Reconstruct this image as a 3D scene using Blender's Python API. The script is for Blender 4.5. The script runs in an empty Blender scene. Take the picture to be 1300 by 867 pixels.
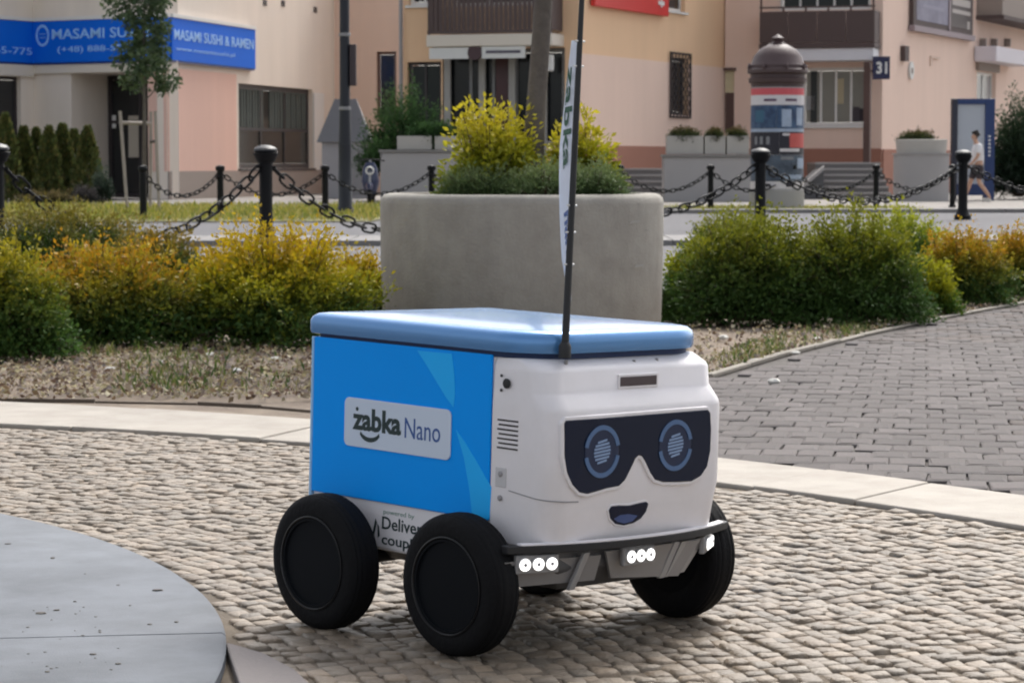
import bpy, math, random
import numpy as np
from mathutils import Vector, Matrix

# ------------------------------------------------------------------ camera, sky, sun, exposure
SC = bpy.context.scene
COL = SC.collection
R = math.radians
FPX, CAMH, HOR = 3300.0, 1.02, 205.0           # focal length in photo pixels, camera height, horizon row
PITCH = math.atan((433.5 - HOR) / FPX)
cam_d = bpy.data.cameras.new('camera')
cam_d.sensor_fit = 'HORIZONTAL'
cam_d.sensor_width = 36.0
cam_d.lens = FPX / 1300.0 * 36.0
cam_d.clip_start = 0.05
cam_d.clip_end = 1500.0
cam_d.dof.use_dof = True
cam_d.dof.focus_distance = 6.2
cam_d.dof.aperture_fstop = 16.0
cam = bpy.data.objects.new('camera', cam_d)
COL.objects.link(cam)
cam.location = (0, 0, CAMH)
cam.rotation_euler = (math.pi / 2 - PITCH, 0, 0)
SC.camera = cam

SUN_EL, SUN_AZ = R(50), R(20)                   # high behind the robot, veiled by cloud
world = bpy.data.worlds.new('World')
SC.world = world
world.use_nodes = True
wn = world.node_tree
wn.nodes.clear()
sky = wn.nodes.new('ShaderNodeTexSky')
sky.sky_type = 'NISHITA'
sky.sun_disc = False
sky.sun_elevation = SUN_EL
sky.sun_rotation = SUN_AZ
sky.air_density = 1.0
sky.dust_density = 4.0
sky.ozone_density = 1.0
hs = wn.nodes.new('ShaderNodeHueSaturation')    # thin cloud: a paler sky
hs.inputs['Saturation'].default_value = 0.32
bgn = wn.nodes.new('ShaderNodeBackground')
bgn.inputs['Strength'].default_value = 0.118
wo = wn.nodes.new('ShaderNodeOutputWorld')
wn.links.new(sky.outputs[0], hs.inputs['Color'])
wn.links.new(hs.outputs[0], bgn.inputs['Color'])
wn.links.new(bgn.outputs[0], wo.inputs['Surface'])

sun_d = bpy.data.lights.new('sun', 'SUN')
sun_d.energy = 1.35
sun_d.angle = R(18)
sun_d.color = (1.0, 0.96, 0.90)
sun = bpy.data.objects.new('sun', sun_d)
COL.objects.link(sun)
sdir = Vector((math.sin(SUN_AZ) * math.cos(SUN_EL), math.cos(SUN_AZ) * math.cos(SUN_EL), math.sin(SUN_EL)))
sun.rotation_euler = sdir.to_track_quat('Z', 'Y').to_euler()
sun.location = (0, 0, 30)

SC.view_settings.view_transform = 'Standard'
SC.view_settings.look = 'None'
SC.view_settings.gamma = 1.0
SC.view_settings.use_curve_mapping = False
SC.view_settings.exposure = 1.05
SC.render.engine = 'CYCLES'
SC.cycles.max_bounces = 5
SC.cycles.diffuse_bounces = 3
SC.cycles.use_adaptive_sampling = True
SC.cycles.adaptive_threshold = 0.03
SC.cycles.use_denoising = True
SC.cycles.filter_width = 2.0

# ------------------------------------------------------------------ pixel helpers (photo pixels -> points in the place)
_fw = Vector((0, math.cos(PITCH), -math.sin(PITCH)))
_up = Vector((0, math.sin(PITCH), math.cos(PITCH)))
_C = Vector((0, 0, CAMH))
def ray(x, y):
    return _fw + Vector((1, 0, 0)) * ((x - 650) / FPX) - _up * ((y - 433.5) / FPX)
def gnd(x, y, z=0.0):
    d = ray(x, y)
    return _C + d * ((z - CAMH) / d.z)
def atY(x, y, Y):
    d = ray(x, y)
    return _C + d * (Y / d.y)
def gx(x, Y):
    """ground X of pixel column x at depth Y"""
    return atY(x, HOR + CAMH * FPX / Y, Y).x

# ------------------------------------------------------------------ materials
MATS = {}
def mat(name, col, rough=0.7, metal=0.0, var=0.0, scale=8.0, bump=0.0, bscale=None, attr=None, emit=0.0,
        trans=0.0, col2=None, spec=0.5, coat=0.0, objrand=0.0, alpha=1.0, detail=5.0, stretch=0.0):
    if name in MATS:
        return MATS[name]
    m = bpy.data.materials.new(name)
    m.use_nodes = True
    nt = m.node_tree
    b = nt.nodes['Principled BSDF']
    b.inputs['Roughness'].default_value = rough
    b.inputs['Metallic'].default_value = metal
    b.inputs['Specular IOR Level'].default_value = spec
    b.inputs['Coat Weight'].default_value = coat
    b.inputs['Coat Roughness'].default_value = 0.1
    b.inputs['Alpha'].default_value = alpha
    src = None
    if attr:
        a = nt.nodes.new('ShaderNodeAttribute')
        a.attribute_name = attr
        src = a.outputs['Color']
    else:
        rgb = nt.nodes.new('ShaderNodeRGB')
        rgb.outputs[0].default_value = (*col, 1)
        src = rgb.outputs[0]
    tc = nt.nodes.new('ShaderNodeTexCoord')
    if var > 0 or bump > 0 or col2:
        n = nt.nodes.new('ShaderNodeTexNoise')
        n.inputs['Scale'].default_value = scale
        n.inputs['Detail'].default_value = detail
        n.inputs['Roughness'].default_value = 0.65
        nt.links.new(tc.outputs['Object'], n.inputs['Vector'])
    if col2:
        mr = nt.nodes.new('ShaderNodeMapRange')
        mr.inputs['From Min'].default_value = 0.38
        mr.inputs['From Max'].default_value = 0.66
        nt.links.new(n.outputs['Fac'], mr.inputs['Value'])
        mx = nt.nodes.new('ShaderNodeMix'); mx.data_type = 'RGBA'
        nt.links.new(mr.outputs['Result'], mx.inputs['Factor'])
        nt.links.new(src, mx.inputs['A'])
        mx.inputs['B'].default_value = (*col2, 1)
        src = mx.outputs['Result']
    if var > 0 or objrand > 0:
        val = nt.nodes.new('ShaderNodeMath'); val.operation = 'MULTIPLY_ADD'
        val.inputs[0].default_value = 0.5
        val.inputs[1].default_value = 2 * var
        val.inputs[2].default_value = 1 - var
        if var > 0:
            n2 = nt.nodes.new('ShaderNodeTexNoise')
            n2.inputs['Scale'].default_value = scale * 0.37
            n2.inputs['Detail'].default_value = 8
            n2.inputs['Roughness'].default_value = 0.7
            if stretch > 0:                       # rain streaks: noise drawn out along the vertical
                mp_ = nt.nodes.new('ShaderNodeMapping')
                mp_.inputs['Scale'].default_value = (1.6, 1.6, stretch)
                nt.links.new(tc.outputs['Object'], mp_.inputs['Vector'])
                nt.links.new(mp_.outputs[0], n2.inputs['Vector'])
            else:
                nt.links.new(tc.outputs['Object'], n2.inputs['Vector'])
            nt.links.new(n2.outputs['Fac'], val.inputs[0])
        out = val.outputs[0]
        if objrand > 0:
            oi = nt.nodes.new('ShaderNodeObjectInfo')
            v2 = nt.nodes.new('ShaderNodeMath'); v2.operation = 'MULTIPLY_ADD'
            v2.inputs[1].default_value = 2 * objrand
            v2.inputs[2].default_value = -objrand
            nt.links.new(oi.outputs['Random'], v2.inputs[0])
            ad = nt.nodes.new('ShaderNodeMath'); ad.operation = 'ADD'
            nt.links.new(out, ad.inputs[0]); nt.links.new(v2.outputs[0], ad.inputs[1])
            out = ad.outputs[0]
        h = nt.nodes.new('ShaderNodeHueSaturation')
        nt.links.new(src, h.inputs['Color'])
        nt.links.new(out, h.inputs['Value'])
        src = h.outputs['Color']
    nt.links.new(src, b.inputs['Base Color'])
    if bump > 0:
        nb = nt.nodes.new('ShaderNodeTexNoise')
        nb.inputs['Scale'].default_value = bscale or scale * 4
        nb.inputs['Detail'].default_value = 6
        nt.links.new(tc.outputs['Object'], nb.inputs['Vector'])
        bp = nt.nodes.new('ShaderNodeBump')
        bp.inputs['Strength'].default_value = bump
        bp.inputs['Distance'].default_value = 0.01
        nt.links.new(nb.outputs['Fac'], bp.inputs['Height'])
        nt.links.new(bp.outputs['Normal'], b.inputs['Normal'])
    if emit > 0:
        nt.links.new(src, b.inputs['Emission Color'])
        b.inputs['Emission Strength'].default_value = emit
    if trans > 0:
        tr = nt.nodes.new('ShaderNodeBsdfTranslucent')
        nt.links.new(src, tr.inputs['Color'])
        ms = nt.nodes.new('ShaderNodeMixShader')
        ms.inputs[0].default_value = trans
        o = nt.nodes['Material Output']
        nt.links.new(b.outputs[0], ms.inputs[1]); nt.links.new(tr.outputs[0], ms.inputs[2])
        nt.links.new(ms.outputs[0], o.inputs['Surface'])
    MATS[name] = m
    return m

def srgb(r, g, b):
    f = lambda c: (c / 255 / 12.92) if c / 255 <= 0.04045 else ((c / 255 + 0.055) / 1.055) ** 2.4
    return (f(r), f(g), f(b))

# ------------------------------------------------------------------ object helpers
ORG = {}
def tag(o, label=None, cat=None, group=None, kind=None):
    if label: o['label'] = label
    if cat: o['category'] = cat
    if group: o['group'] = group
    if kind: o['kind'] = kind
    return o
def thing(name, loc, label, cat, group=None, rotz=0.0):
    o = bpy.data.objects.new(name, None)
    o.empty_display_size = 0.2
    COL.objects.link(o)
    o.location = loc
    o.rotation_euler = (0, 0, rotz)
    ORG[o.name] = Vector(loc)
    return tag(o, label, cat, group)
def copy_tree(o, loc, label=None, rotz=None, group=None, cat=None):
    c = o.copy(); COL.objects.link(c); c.location = loc
    ORG[c.name] = Vector(loc)
    if rotz is not None: c.rotation_euler = (0, 0, rotz)
    if label: c['label'] = label
    if group: c['group'] = group
    for ch in list(o.children):
        d = ch.copy(); COL.objects.link(d); d.parent = c
        for g in list(ch.children):
            e = g.copy(); COL.objects.link(e); e.parent = d
    return c

class MB:
    """collects shapes in world (or local) coordinates and links them as one mesh"""
    def __init__(s): s.v = []; s.f = []; s.c = []
    def add(s, vs, fs):
        n = len(s.v)
        s.v += [tuple(q) for q in vs]
        s.f += [tuple(i + n for i in f) for f in fs]
        return s
    def box(s, a, b):
        (x0, y0, z0), (x1, y1, z1) = a, b
        return s.add([(x0,y0,z0),(x1,y0,z0),(x1,y1,z0),(x0,y1,z0),(x0,y0,z1),(x1,y0,z1),(x1,y1,z1),(x0,y1,z1)],
                     [(0,3,2,1),(4,5,6,7),(0,1,5,4),(1,2,6,5),(2,3,7,6),(3,0,4,7)])
    def obox(s, o, ex, ey, ez, a, b):
        """box in the frame (origin o, axes ex, ey, ez)"""
        m = MB().box(a, b)
        o = Vector(o)
        return s.add([o + ex * x + ey * y + ez * z for x, y, z in m.v], m.f)
    def prism(s, pts, off):
        """polygon pts (3d) extruded by off"""
        off = Vector(off); n = len(pts)
        vs = [Vector(q) for q in pts] + [Vector(q) + off for q in pts]
        fs = [tuple(range(n - 1, -1, -1)), tuple(range(n, 2 * n))] + [(i, (i+1) % n, (i+1) % n + n, i + n) for i in range(n)]
        return s.add(vs, fs)
    def lathe(s, prof, seg=24, c=(0,0,0), axis='z', a0=0.0):
        c = Vector(c); vs = []; fs = []
        for r, h in prof:
            for k in range(seg):
                a = a0 + 2 * math.pi * k / seg
                p = (r*math.cos(a), r*math.sin(a), h) if axis == 'z' else (h, r*math.cos(a), r*math.sin(a))
                vs.append(c + Vector(p))
        n = len(prof)
        for i in range(n - 1):
            for k in range(seg):
                k2 = (k + 1) % seg
                fs.append((i*seg+k, i*seg+k2, (i+1)*seg+k2, (i+1)*seg+k))
        if prof[0][0] > 1e-6: fs.append(tuple(range(seg - 1, -1, -1)))
        if prof[-1][0] > 1e-6: fs.append(tuple((n-1)*seg + k for k in range(seg)))
        return s.add(vs, fs)
    def tube(s, pts, rad, seg=8):
        pts = [Vector(q) for q in pts]
        if not hasattr(rad, '__len__'): rad = [rad] * len(pts)
        vs = []; fs = []
        for i, q in enumerate(pts):
            d = (pts[min(i+1, len(pts)-1)] - pts[max(i-1, 0)]).normalized()
            u = d.cross(Vector((0.13, 0.31, 0.94)) if abs(d.z) < 0.9 else Vector((1, 0.1, 0))).normalized()
            w = d.cross(u)
            for k in range(seg):
                a = 2 * math.pi * k / seg
                vs.append(q + (u * math.cos(a) + w * math.sin(a)) * rad[i])
        for i in range(len(pts) - 1):
            for k in range(seg):
                k2 = (k + 1) % seg
                fs.append((i*seg+k, i*seg+k2, (i+1)*seg+k2, (i+1)*seg+k))
        fs.append(tuple(range(seg - 1, -1, -1)))
        fs.append(tuple((len(pts)-1)*seg + k for k in range(seg)))
        return s.add(vs, fs)
    def loft(s, loops, cap=True):
        n = len(loops[0]); vs = [q for l in loops for q in l]; fs = []
        for i in range(len(loops) - 1):
            for k in range(n):
                k2 = (k + 1) % n
                fs.append((i*n+k, i*n+k2, (i+1)*n+k2, (i+1)*n+k))
        if cap:
            fs.append(tuple(range(n - 1, -1, -1)))
            fs.append(tuple((len(loops)-1)*n + k for k in range(n)))
        return s.add(vs, fs)
    def build(s, name, m, parent=None, smooth=False, bevel=0.0, label=None, local=False, sub=0):
        me = bpy.data.meshes.new(name)
        org = Vector((0, 0, 0))
        if parent is not None and not local:
            org = ORG.get(parent.name, org)
        me.from_pydata([(x - org.x, y - org.y, z - org.z) for x, y, z in s.v], [], s.f)
        me.update()
        if smooth:
            me.polygons.foreach_set('use_smooth', [True] * len(me.polygons))
            me.set_sharp_from_angle(angle=R(38))
        o = bpy.data.objects.new(name, me)
        COL.objects.link(o)
        me.materials.append(m)
        if parent is not None:
            o.parent = parent
            ORG[o.name] = org
        if bevel > 0:
            bv = o.modifiers.new('bevel', 'BEVEL')
            bv.width = bevel; bv.segments = 2; bv.limit_method = 'ANGLE'; bv.angle_limit = R(40)
        if sub:
            sm = o.modifiers.new('sub', 'SUBSURF'); sm.levels = sub; sm.render_levels = sub
        if label: o['label'] = label
        return o

def mesh_np(name, verts, faces, m, parent=None, colors=None, kind=None, smooth=False):
    """verts (n,3), faces (k,3) or (k,4) arrays, colors (k,3) per face"""
    me = bpy.data.meshes.new(name)
    org = np.array(ORG[parent.name]) if parent is not None and parent.name in ORG else np.zeros(3)
    verts = np.asarray(verts, dtype=np.float32) - org.astype(np.float32)
    faces = np.asarray(faces, dtype=np.int32)
    k, w = faces.shape
    me.vertices.add(len(verts)); me.vertices.foreach_set('co', verts.ravel())
    me.loops.add(k * w); me.loops.foreach_set('vertex_index', faces.ravel())
    me.polygons.add(k)
    me.polygons.foreach_set('loop_start', np.arange(0, k * w, w, dtype=np.int32))
    me.update(calc_edges=True)
    if colors is not None:
        ca = me.color_attributes.new('Col', 'FLOAT_COLOR', 'CORNER')
        c4 = np.ones((k, w, 4), dtype=np.float32)
        c4[:, :, :3] = np.asarray(colors, dtype=np.float32)[:, None, :]
        ca.data.foreach_set('color', c4.ravel())
    if smooth:
        me.polygons.foreach_set('use_smooth', [True] * k)
    o = bpy.data.objects.new(name, me); COL.objects.link(o)
    me.materials.append(m)
    if parent is not None:
        o.parent = parent; ORG[o.name] = Vector(org.tolist())
    if kind: o['kind'] = kind
    return o

def text(name, body, o, ex, ey, width, height, m, parent, bold=0.0, depth=0.002, rot=None, label=None, shear=0.0):
    """flat lettering: lower-left corner o, reading along ex, up along ey, stretched to width x height"""
    cu = bpy.data.curves.new('t', 'FONT')
    cu.body = body; cu.size = 1.0; cu.offset = bold; cu.shear = shear
    cu.resolution_u = 3
    ob = bpy.data.objects.new('t', cu); COL.objects.link(ob)
    dg = bpy.context.evaluated_depsgraph_get()
    me0 = ob.evaluated_get(dg).to_mesh()
    vs = [v.co.copy() for v in me0.vertices]
    fs = [tuple(p.vertices) for p in me0.polygons]
    ob.to_mesh_clear()
    bpy.data.objects.remove(ob); bpy.data.curves.remove(cu)
    if not vs: return None
    x0 = min(v.x for v in vs); x1 = max(v.x for v in vs); y0 = min(v.y for v in vs); y1 = max(v.y for v in vs)
    sx = width / max(x1 - x0, 1e-6); sy = height / max(y1 - y0, 1e-6) if height else sx
    nrm = ex.cross(ey).normalized()
    front = [Vector(o) + ex * ((v.x - x0) * sx) + ey * ((v.y - y0) * sy) + nrm * depth for v in vs]
    par = list(range(len(vs)))
    def fnd(k):
        while par[k] != k: k = par[k]
        return k
    for f in fs:
        for k in f[1:]: par[fnd(k)] = fnd(f[0])
    last = None
    for rt in sorted({fnd(f[0]) for f in fs}):            # every letter a piece of its own, with thickness
        ff = [f for f in fs if fnd(f[0]) == rt]
        ids = sorted({k for f in ff for k in f}); ix = {k: n for n, k in enumerate(ids)}
        mb = MB().add([front[k] for k in ids], [tuple(ix[k] for k in f) for f in ff])
        cnt = {}
        for f in ff:
            for k in range(len(f)):
                e = tuple(sorted((ix[f[k]], ix[f[(k + 1) % len(f)]])))
                cnt[e] = cnt.get(e, 0) + 1
        n = len(ids)
        mb.v += [tuple(front[k] - nrm * depth) for k in ids]
        mb.f += [(e[0], e[1], e[1] + n, e[0] + n) for e, c in cnt.items() if c == 1]
        last = mb.build('letter', m, parent)
    return last

# ------------------------------------------------------------------ the setting: ground, paving, kerbs
rng = np.random.default_rng(7)
random.seed(7)
M_ground = mat('ground_asphalt', (0.19, 0.18, 0.17), 0.9, var=0.2, scale=0.6, bump=0.3, bscale=60)
tag(MB().add([(-420, -30, -0.03), (420, -30, -0.03), (420, 700, -0.03), (-420, 700, -0.03)], [(0, 1, 2, 3)]).build('ground', M_ground), kind='structure')

def yfar(px):  return np.interp(px, [-400, 0, 200, 395, 905, 1100, 1300, 1700], [500, 513, 522, 534.5, 583, 606, 632, 690])
def ynear(px): return np.interp(px, [-400, 0, 200, 395, 905, 1100, 1300, 1700], [526, 541, 551, 563, 614, 640, 671, 742])
def smooth_curve(fn):
    xs = np.linspace(-400, 1700, 80)
    c = np.polyfit(xs, fn(xs), 4)
    return lambda px: float(np.polyval(c, px))
yfar_s, ynear_s = smooth_curve(yfar), smooth_curve(ynear)

# sandy joint bed under the setts
M_bed = mat('joint_sand', (0.15, 0.12, 0.088), 0.95, var=0.35, scale=9, bump=0.4, bscale=120, col2=(0.11, 0.088, 0.065))
near_line = [gnd(px, ynear_s(px) + 1.0) for px in range(-400, 1701, 60)]
plaza = MB().add([(q.x, q.y, -0.0032) for q in near_line] + [(3.5, 2.0, -0.0032), (-3.5, 2.0, -0.0032)],
                 [tuple(range(len(near_line) + 1, -1, -1))]).build('cobblestone_pavement', M_bed)
tag(plaza, kind='structure')
# sand and soil beside the kerb
M_soil = mat('dry_soil', (0.25, 0.20, 0.15), 0.95, var=0.35, scale=5, bump=0.6, bscale=70, col2=(0.17, 0.13, 0.10))
tag(MB().add([(-9, 7.2, -0.016), (14, 7.2, -0.022), (14, 28, -0.022), (-9, 21, -0.022)], [(0, 1, 2, 3)]).build('soil_ground', M_soil), kind='structure')

# --- granite disc (rim of a round basin) and inner setts
DC, DR = Vector((-4.21, 4.93, 0)), 3.64
M_gran = mat('pale_granite', (0.155, 0.168, 0.188), 0.8, spec=0.3, var=0.34, scale=4, bump=0.15, bscale=200, col2=(0.115, 0.125, 0.14))
disc_base = MB()
disc_base.lathe([(DR - 0.02, -0.012), (DR - 0.02, 0.0)], 96, DC)
db = tag(disc_base.build('circular_plinth', mat('dark_grout', (0.09, 0.08, 0.07), 0.95)), kind='structure')
joint_a = math.atan2(5.42 - DC.y, -0.62 - DC.x)
step = R(42)
for k in range(-2, 3):
    a0, a1 = joint_a + k * step + 0.0012, joint_a + (k + 1) * step - 0.0012
    m = 40
    loops = []
    prof = [(DR, 0.002), (DR, 0.024), (DR - 0.008, 0.030), (3.13, 0.030), (3.13, 0.002)]
    for i in range(m + 1):
        a = a0 + (a1 - a0) * i / m
        loops.append([DC + Vector((r * math.cos(a), r * math.sin(a), z)) for r, z in prof])
    MB().loft(loops).build('granite_slab', M_gran, db, smooth=True)
# grime: grit lying on the slabs
M_grit = mat('grit', (0.13, 0.12, 0.11), 0.9, var=0.3, scale=30)
M_inner = mat('inner_setts', (0.15, 0.11, 0.08), 0.85, objrand=0.3, bump=0.3, bscale=8)

# --- setts: a domed, chipped block; a few shapes shared by all
def sett_shape(seed):
    r = np.random.default_rng(seed)
    j = lambda s: r.uniform(-s, s)
    V = []
    for (sx, sy) in ((-1, -1), (1, -1), (1, 1), (-1, 1)):
        V.append((sx * 0.5 + j(.03), sy * 0.5 + j(.03), -0.5))
    for (sx, sy) in ((-1, -1), (1, -1), (1, 1), (-1, 1)):
        V.append((sx * 0.49 + j(.04), sy * 0.49 + j(.04), 0.20 + j(.05)))
    for (sx, sy) in ((-1, -1), (1, -1), (1, 1), (-1, 1)):
        V.append((sx * 0.38 + j(.05), sy * 0.38 + j(.05), 0.35 + j(.06)))
    F = []
    for a in (0, 4):
        for k in range(4):
            F.append((a + k, a + (k + 1) % 4, a + 4 + (k + 1) % 4, a + 4 + k))
    F.append((8, 9, 10, 11))
    return np.array(V), F
SETTS = [sett_shape(s) for s in range(10)]
def quadfaces(F): return np.array(F)

def lay(name_one, name_field, parent, spots, m_one, m_field, hz, n_single=300, cols=None):
    """spots: (x, y, rot, len_x, len_y, dz, tiltx, tilty). nearest n_single as parts, the rest as one stuff part"""
    order = sorted(range(len(spots)), key=lambda i: spots[i][8] if len(spots[i]) > 8 else spots[i][1])
    meshes = []
    for V, F in SETTS:
        me = bpy.data.meshes.new(name_one); me.from_pydata([tuple(v) for v in V], [], F); me.update()
        me.materials.append(m_one); meshes.append(me)
    allV = []; allF = []; allC = []; n = 0
    for rank, i in enumerate(order):
        x, y, rot, lx, ly, dz, tx, ty = spots[i][:8]
        if rank < n_single:
            o = bpy.data.objects.new(name_one, meshes[i % len(meshes)])
            COL.objects.link(o); o.parent = parent
            o.location = (x, y, dz); o.rotation_euler = (tx, ty, rot); o.scale = (lx, ly, hz)
        else:
            V, F = SETTS[i % len(SETTS)]
            ca, sa = math.cos(rot), math.sin(rot)
            px, py, pz = V[:, 0] * lx, V[:, 1] * ly, V[:, 2] * hz
            pz = pz + px * (-ty) + py * tx
            allV.append(np.stack([x + px * ca - py * sa, y + px * sa + py * ca, dz + pz], 1))
            allF.append(np.array(F) + n); n += len(V)
            c = cols(i) if cols else (1, 1, 1)
            allC += [c] * len(F)
    if allV:
        mesh_np(name_field, np.concatenate(allV), np.concatenate(allF), m_field, parent, allC, kind='stuff')

def in_view(x, y, mx=0.5, y0=4.35):
    return y > y0 and abs(x) < 0.2 * y + mx

def stone_tone(i, base, spread, seed):
    r = np.random.default_rng(seed + i)
    v = 1 + r.uniform(-spread, spread); t = r.uniform(-0.04, 0.04)
    return (base[0] * v * (1 + t), base[1] * v, base[2] * v * (1 - t))

# cobbles in rings about the plaza's centre
PC = Vector((-4.6, 3.9))
spots = []
rad = 2.6
row = 0
while rad < 9.5:
    w = 0.044 + 0.005 * math.sin(row * 2.3)
    a = R(-20) + random.random() * 0.02
    while a < R(95):
        L = random.uniform(0.036, 0.064)
        aa = a + L / 2 / rad
        a += (L + 0.004) / rad
        x = PC.x + (rad + random.uniform(-.006, .006)) * math.cos(aa); y = PC.y + rad * math.sin(aa)
        if not in_view(x, y, 1.1, 4.0): continue
        if (Vector((x, y)) - DC.xy).length < DR + 0.045: continue
        d = Vector((x, y, 0)) - _C
        px = 650 + FPX * d.x / d.dot(_fw); py = 433.5 - FPX * d.dot(_up) / d.dot(_fw)
        if py < ynear_s(px) + 3.2 * 6 / max(y, 4): continue
        spots.append((x, y, aa + math.pi / 2 + random.uniform(-.12, .12), L, w * 0.97, random.uniform(-.005, .004) - 0.006,
                      random.uniform(-.07, .07), random.uniform(-.07, .07), y if abs(x) < 0.2 * y else 99))
    rad += w + 0.003
    row += 1
COB = (0.195, 0.155, 0.113)
M_cob = mat('cobble_stone', tuple(c * 1.08 for c in COB), 0.58, objrand=0.26, var=0.25, scale=1.1, bump=0.35, bscale=6, col2=(0.16, 0.132, 0.104))
M_cobf = mat('cobble_field', (1, 1, 1), 0.58, attr='Col', var=0.28, scale=14, bump=0.5, bscale=90)
lay('cobblestone', 'cobblestone_field', plaza, spots, M_cob, M_cobf, 0.026, cols=lambda i: stone_tone(i, COB, 0.26, 100))
# setts inside the granite ring
spots = []
for i in range(40):
    for j in range(60):
        x = -1.75 + i * 0.078 + random.uniform(-.006, .006) + (j % 2) * 0.03; y = 4.45 + j * 0.072 + random.uniform(-.006, .006)
        if (Vector((x, y)) - DC.xy).length > 3.08 or not in_view(x, y, 0.25): continue
        spots.append((x, y, random.uniform(-.1, .1), .074, .068, 0.012, random.uniform(-.06, .06), random.uniform(-.06, .06)))
lay('cobblestone', 'inner_cobblestones', db, spots, M_inner, M_inner, 0.03, n_single=60)

# --- pale stone kerb strip, slab by slab
M_kerb = mat('pale_kerb_stone', (0.38, 0.345, 0.30), 0.8, var=0.22, scale=5, bump=0.2, bscale=120, col2=(0.32, 0.285, 0.245), objrand=0.05)
strip = tag(MB().add([Vector((q.x, q.y, -0.010)) for q in [gnd(px, yfar_s(px) + 1.5) for px in range(-400, 1701, 60)]] +
                     [Vector((q.x, q.y, -0.010)) for q in [gnd(px, ynear_s(px) - 1.5) for px in range(1700, -401, -60)]],
                     [tuple(range(71, -1, -1))]).build('kerb_strip', mat('kerb_joint', (0.16, 0.14, 0.12), 0.95)), kind='structure')
jn = [-330, -120, 90, 330, 560, 770, 955, 1085, 1310, 1500, 1660]     # joints along the near edge; the far edge runs on to the right
jf = [x + 95 for x in jn]
for k in range(len(jn) - 1):
    n = 8
    top = []; bot = []
    for i in range(n + 1):
        t = i / n
        pn = jn[k] + (jn[k+1] - jn[k]) * t; pf = jf[k] + (jf[k+1] - jf[k]) * t
        if i == 0: pn += 0.7; pf += 0.7
        if i == n: pn -= 0.7; pf -= 0.7
        bot.append(gnd(pn, ynear_s(pn))); top.append(gnd(pf, yfar_s(pf)))
    dz = random.uniform(0.016, 0.022)
    ring = [Vector((q.x, q.y, -0.008)) for q in bot + top[::-1]]
    MB().prism(ring, (0, 0, dz)).build('kerb_slab', M_kerb, strip, bevel=0.006)

# --- clinker paving to the right
bed_pts = [(0.96, 12.32), (1.46, 13.73), (2.09, 15.3), (2.84, 17.01), (3.69, 18.72), (4.9, 21.2), (7.5, 26)]
def bedX(y):
    if y < 12.32: return 0.96 - (12.32 - y) * 0.9
    return float(np.interp(y, [q[1] for q in bed_pts], [q[0] for q in bed_pts]))
M_pbed = mat('paving_joint', (0.105, 0.094, 0.086), 0.95, var=0.3, scale=12, bump=0.3, bscale=100)
far_line = [gnd(px, yfar_s(px) - 1.0) for px in range(620, 1701, 60)]
pave = MB()
outl = [(q.x, q.y, -0.013) for q in far_line] + [(9, 12, -0.013), (16, 26, -0.013)] + [(bedX(y), y, -0.013) for y in (26, 21.2, 18.72, 17.01, 15.3, 13.73, 12.32, 11)]
pave = tag(pave.add(outl, [tuple(range(len(outl)))]).build('brick_pavement', M_pbed), kind='structure')
spots = []
ca, sa = math.cos(R(-9)), math.sin(R(-9))
for i in range(-60, 140):
    for j in range(0, 110):
        lx, ly = i * 0.128 + (0.5 * 0.128 if j % 2 else 0), j * 0.203
        x = 1.0 + lx * ca - ly * sa; y = 6.2 + lx * sa + ly * ca
        if not in_view(x, y, 0.7) or y > 25.5: continue
        if x < bedX(y) + 0.10: continue
        d = Vector((x, y, 0)) - _C
        px = 650 + FPX * d.x / d.dot(_fw); py = 433.5 - FPX * d.dot(_up) / d.dot(_fw)
        if px < 640 or py > yfar_s(px) - 3.5 * 8 / y: continue
        spots.append((x + random.uniform(-.003, .003), y + random.uniform(-.003, .003), R(-9) + random.uniform(-.02, .02), 0.1272, 0.2022,
                      random.uniform(-.002, .002) - 0.009, random.uniform(-.012, .012), random.uniform(-.018, .018), y if 880 < px < 1300 else 99))
BRK = (0.118, 0.103, 0.098)
M_brk = mat('clinker', tuple(c * 1.05 for c in BRK), 0.85, spec=0.25, objrand=0.16, var=0.2, scale=1.3, bump=0.3, bscale=8, col2=(0.108, 0.098, 0.097))
M_brkf = mat('clinker_field', (1, 1, 1), 0.85, spec=0.25, attr='Col', var=0.22, scale=10, bump=0.35, bscale=70)
lay('brick', 'brick_field', pave, spots, M_brk, M_brkf, 0.030, cols=lambda i: stone_tone(i, BRK, 0.15, 900))
# thin stone edging along the flower bed
M_edge = mat('edging_stone', (0.25, 0.225, 0.19), 0.85, var=0.2, scale=6, bump=0.3, bscale=60, objrand=0.1)
edging = tag(MB().add([(q[0], q[1], -0.012) for q in bed_pts] + [(q[0] - 0.07, q[1] + 0.03, -0.012) for q in bed_pts[::-1]],
                      [tuple(range(2 * len(bed_pts)))]).build('bed_edging', M_pbed), kind='structure')
def edge_run(pts, ln, parent, wdt=0.05, h=0.008):
    P = [Vector((q[0], q[1], 0)) for q in pts]
    for a, b in zip(P[:-1], P[1:]):
        n = max(1, int((b - a).length / ln)); d = (b - a) / n; e = d.normalized(); w = Vector((-e.y, e.x, 0))
        for k in range(n):
            o = a + d * k
            z1 = h + random.uniform(-.008, .006)
            MB().obox(o, e, w, Vector((0, 0, 1)), (0.004, 0.005, -0.01), (d.length - 0.004, wdt, z1)).build('edging_stone', M_edge, parent, bevel=0.006)
edge_run(bed_pts[:6], 0.5, edging)
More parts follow.
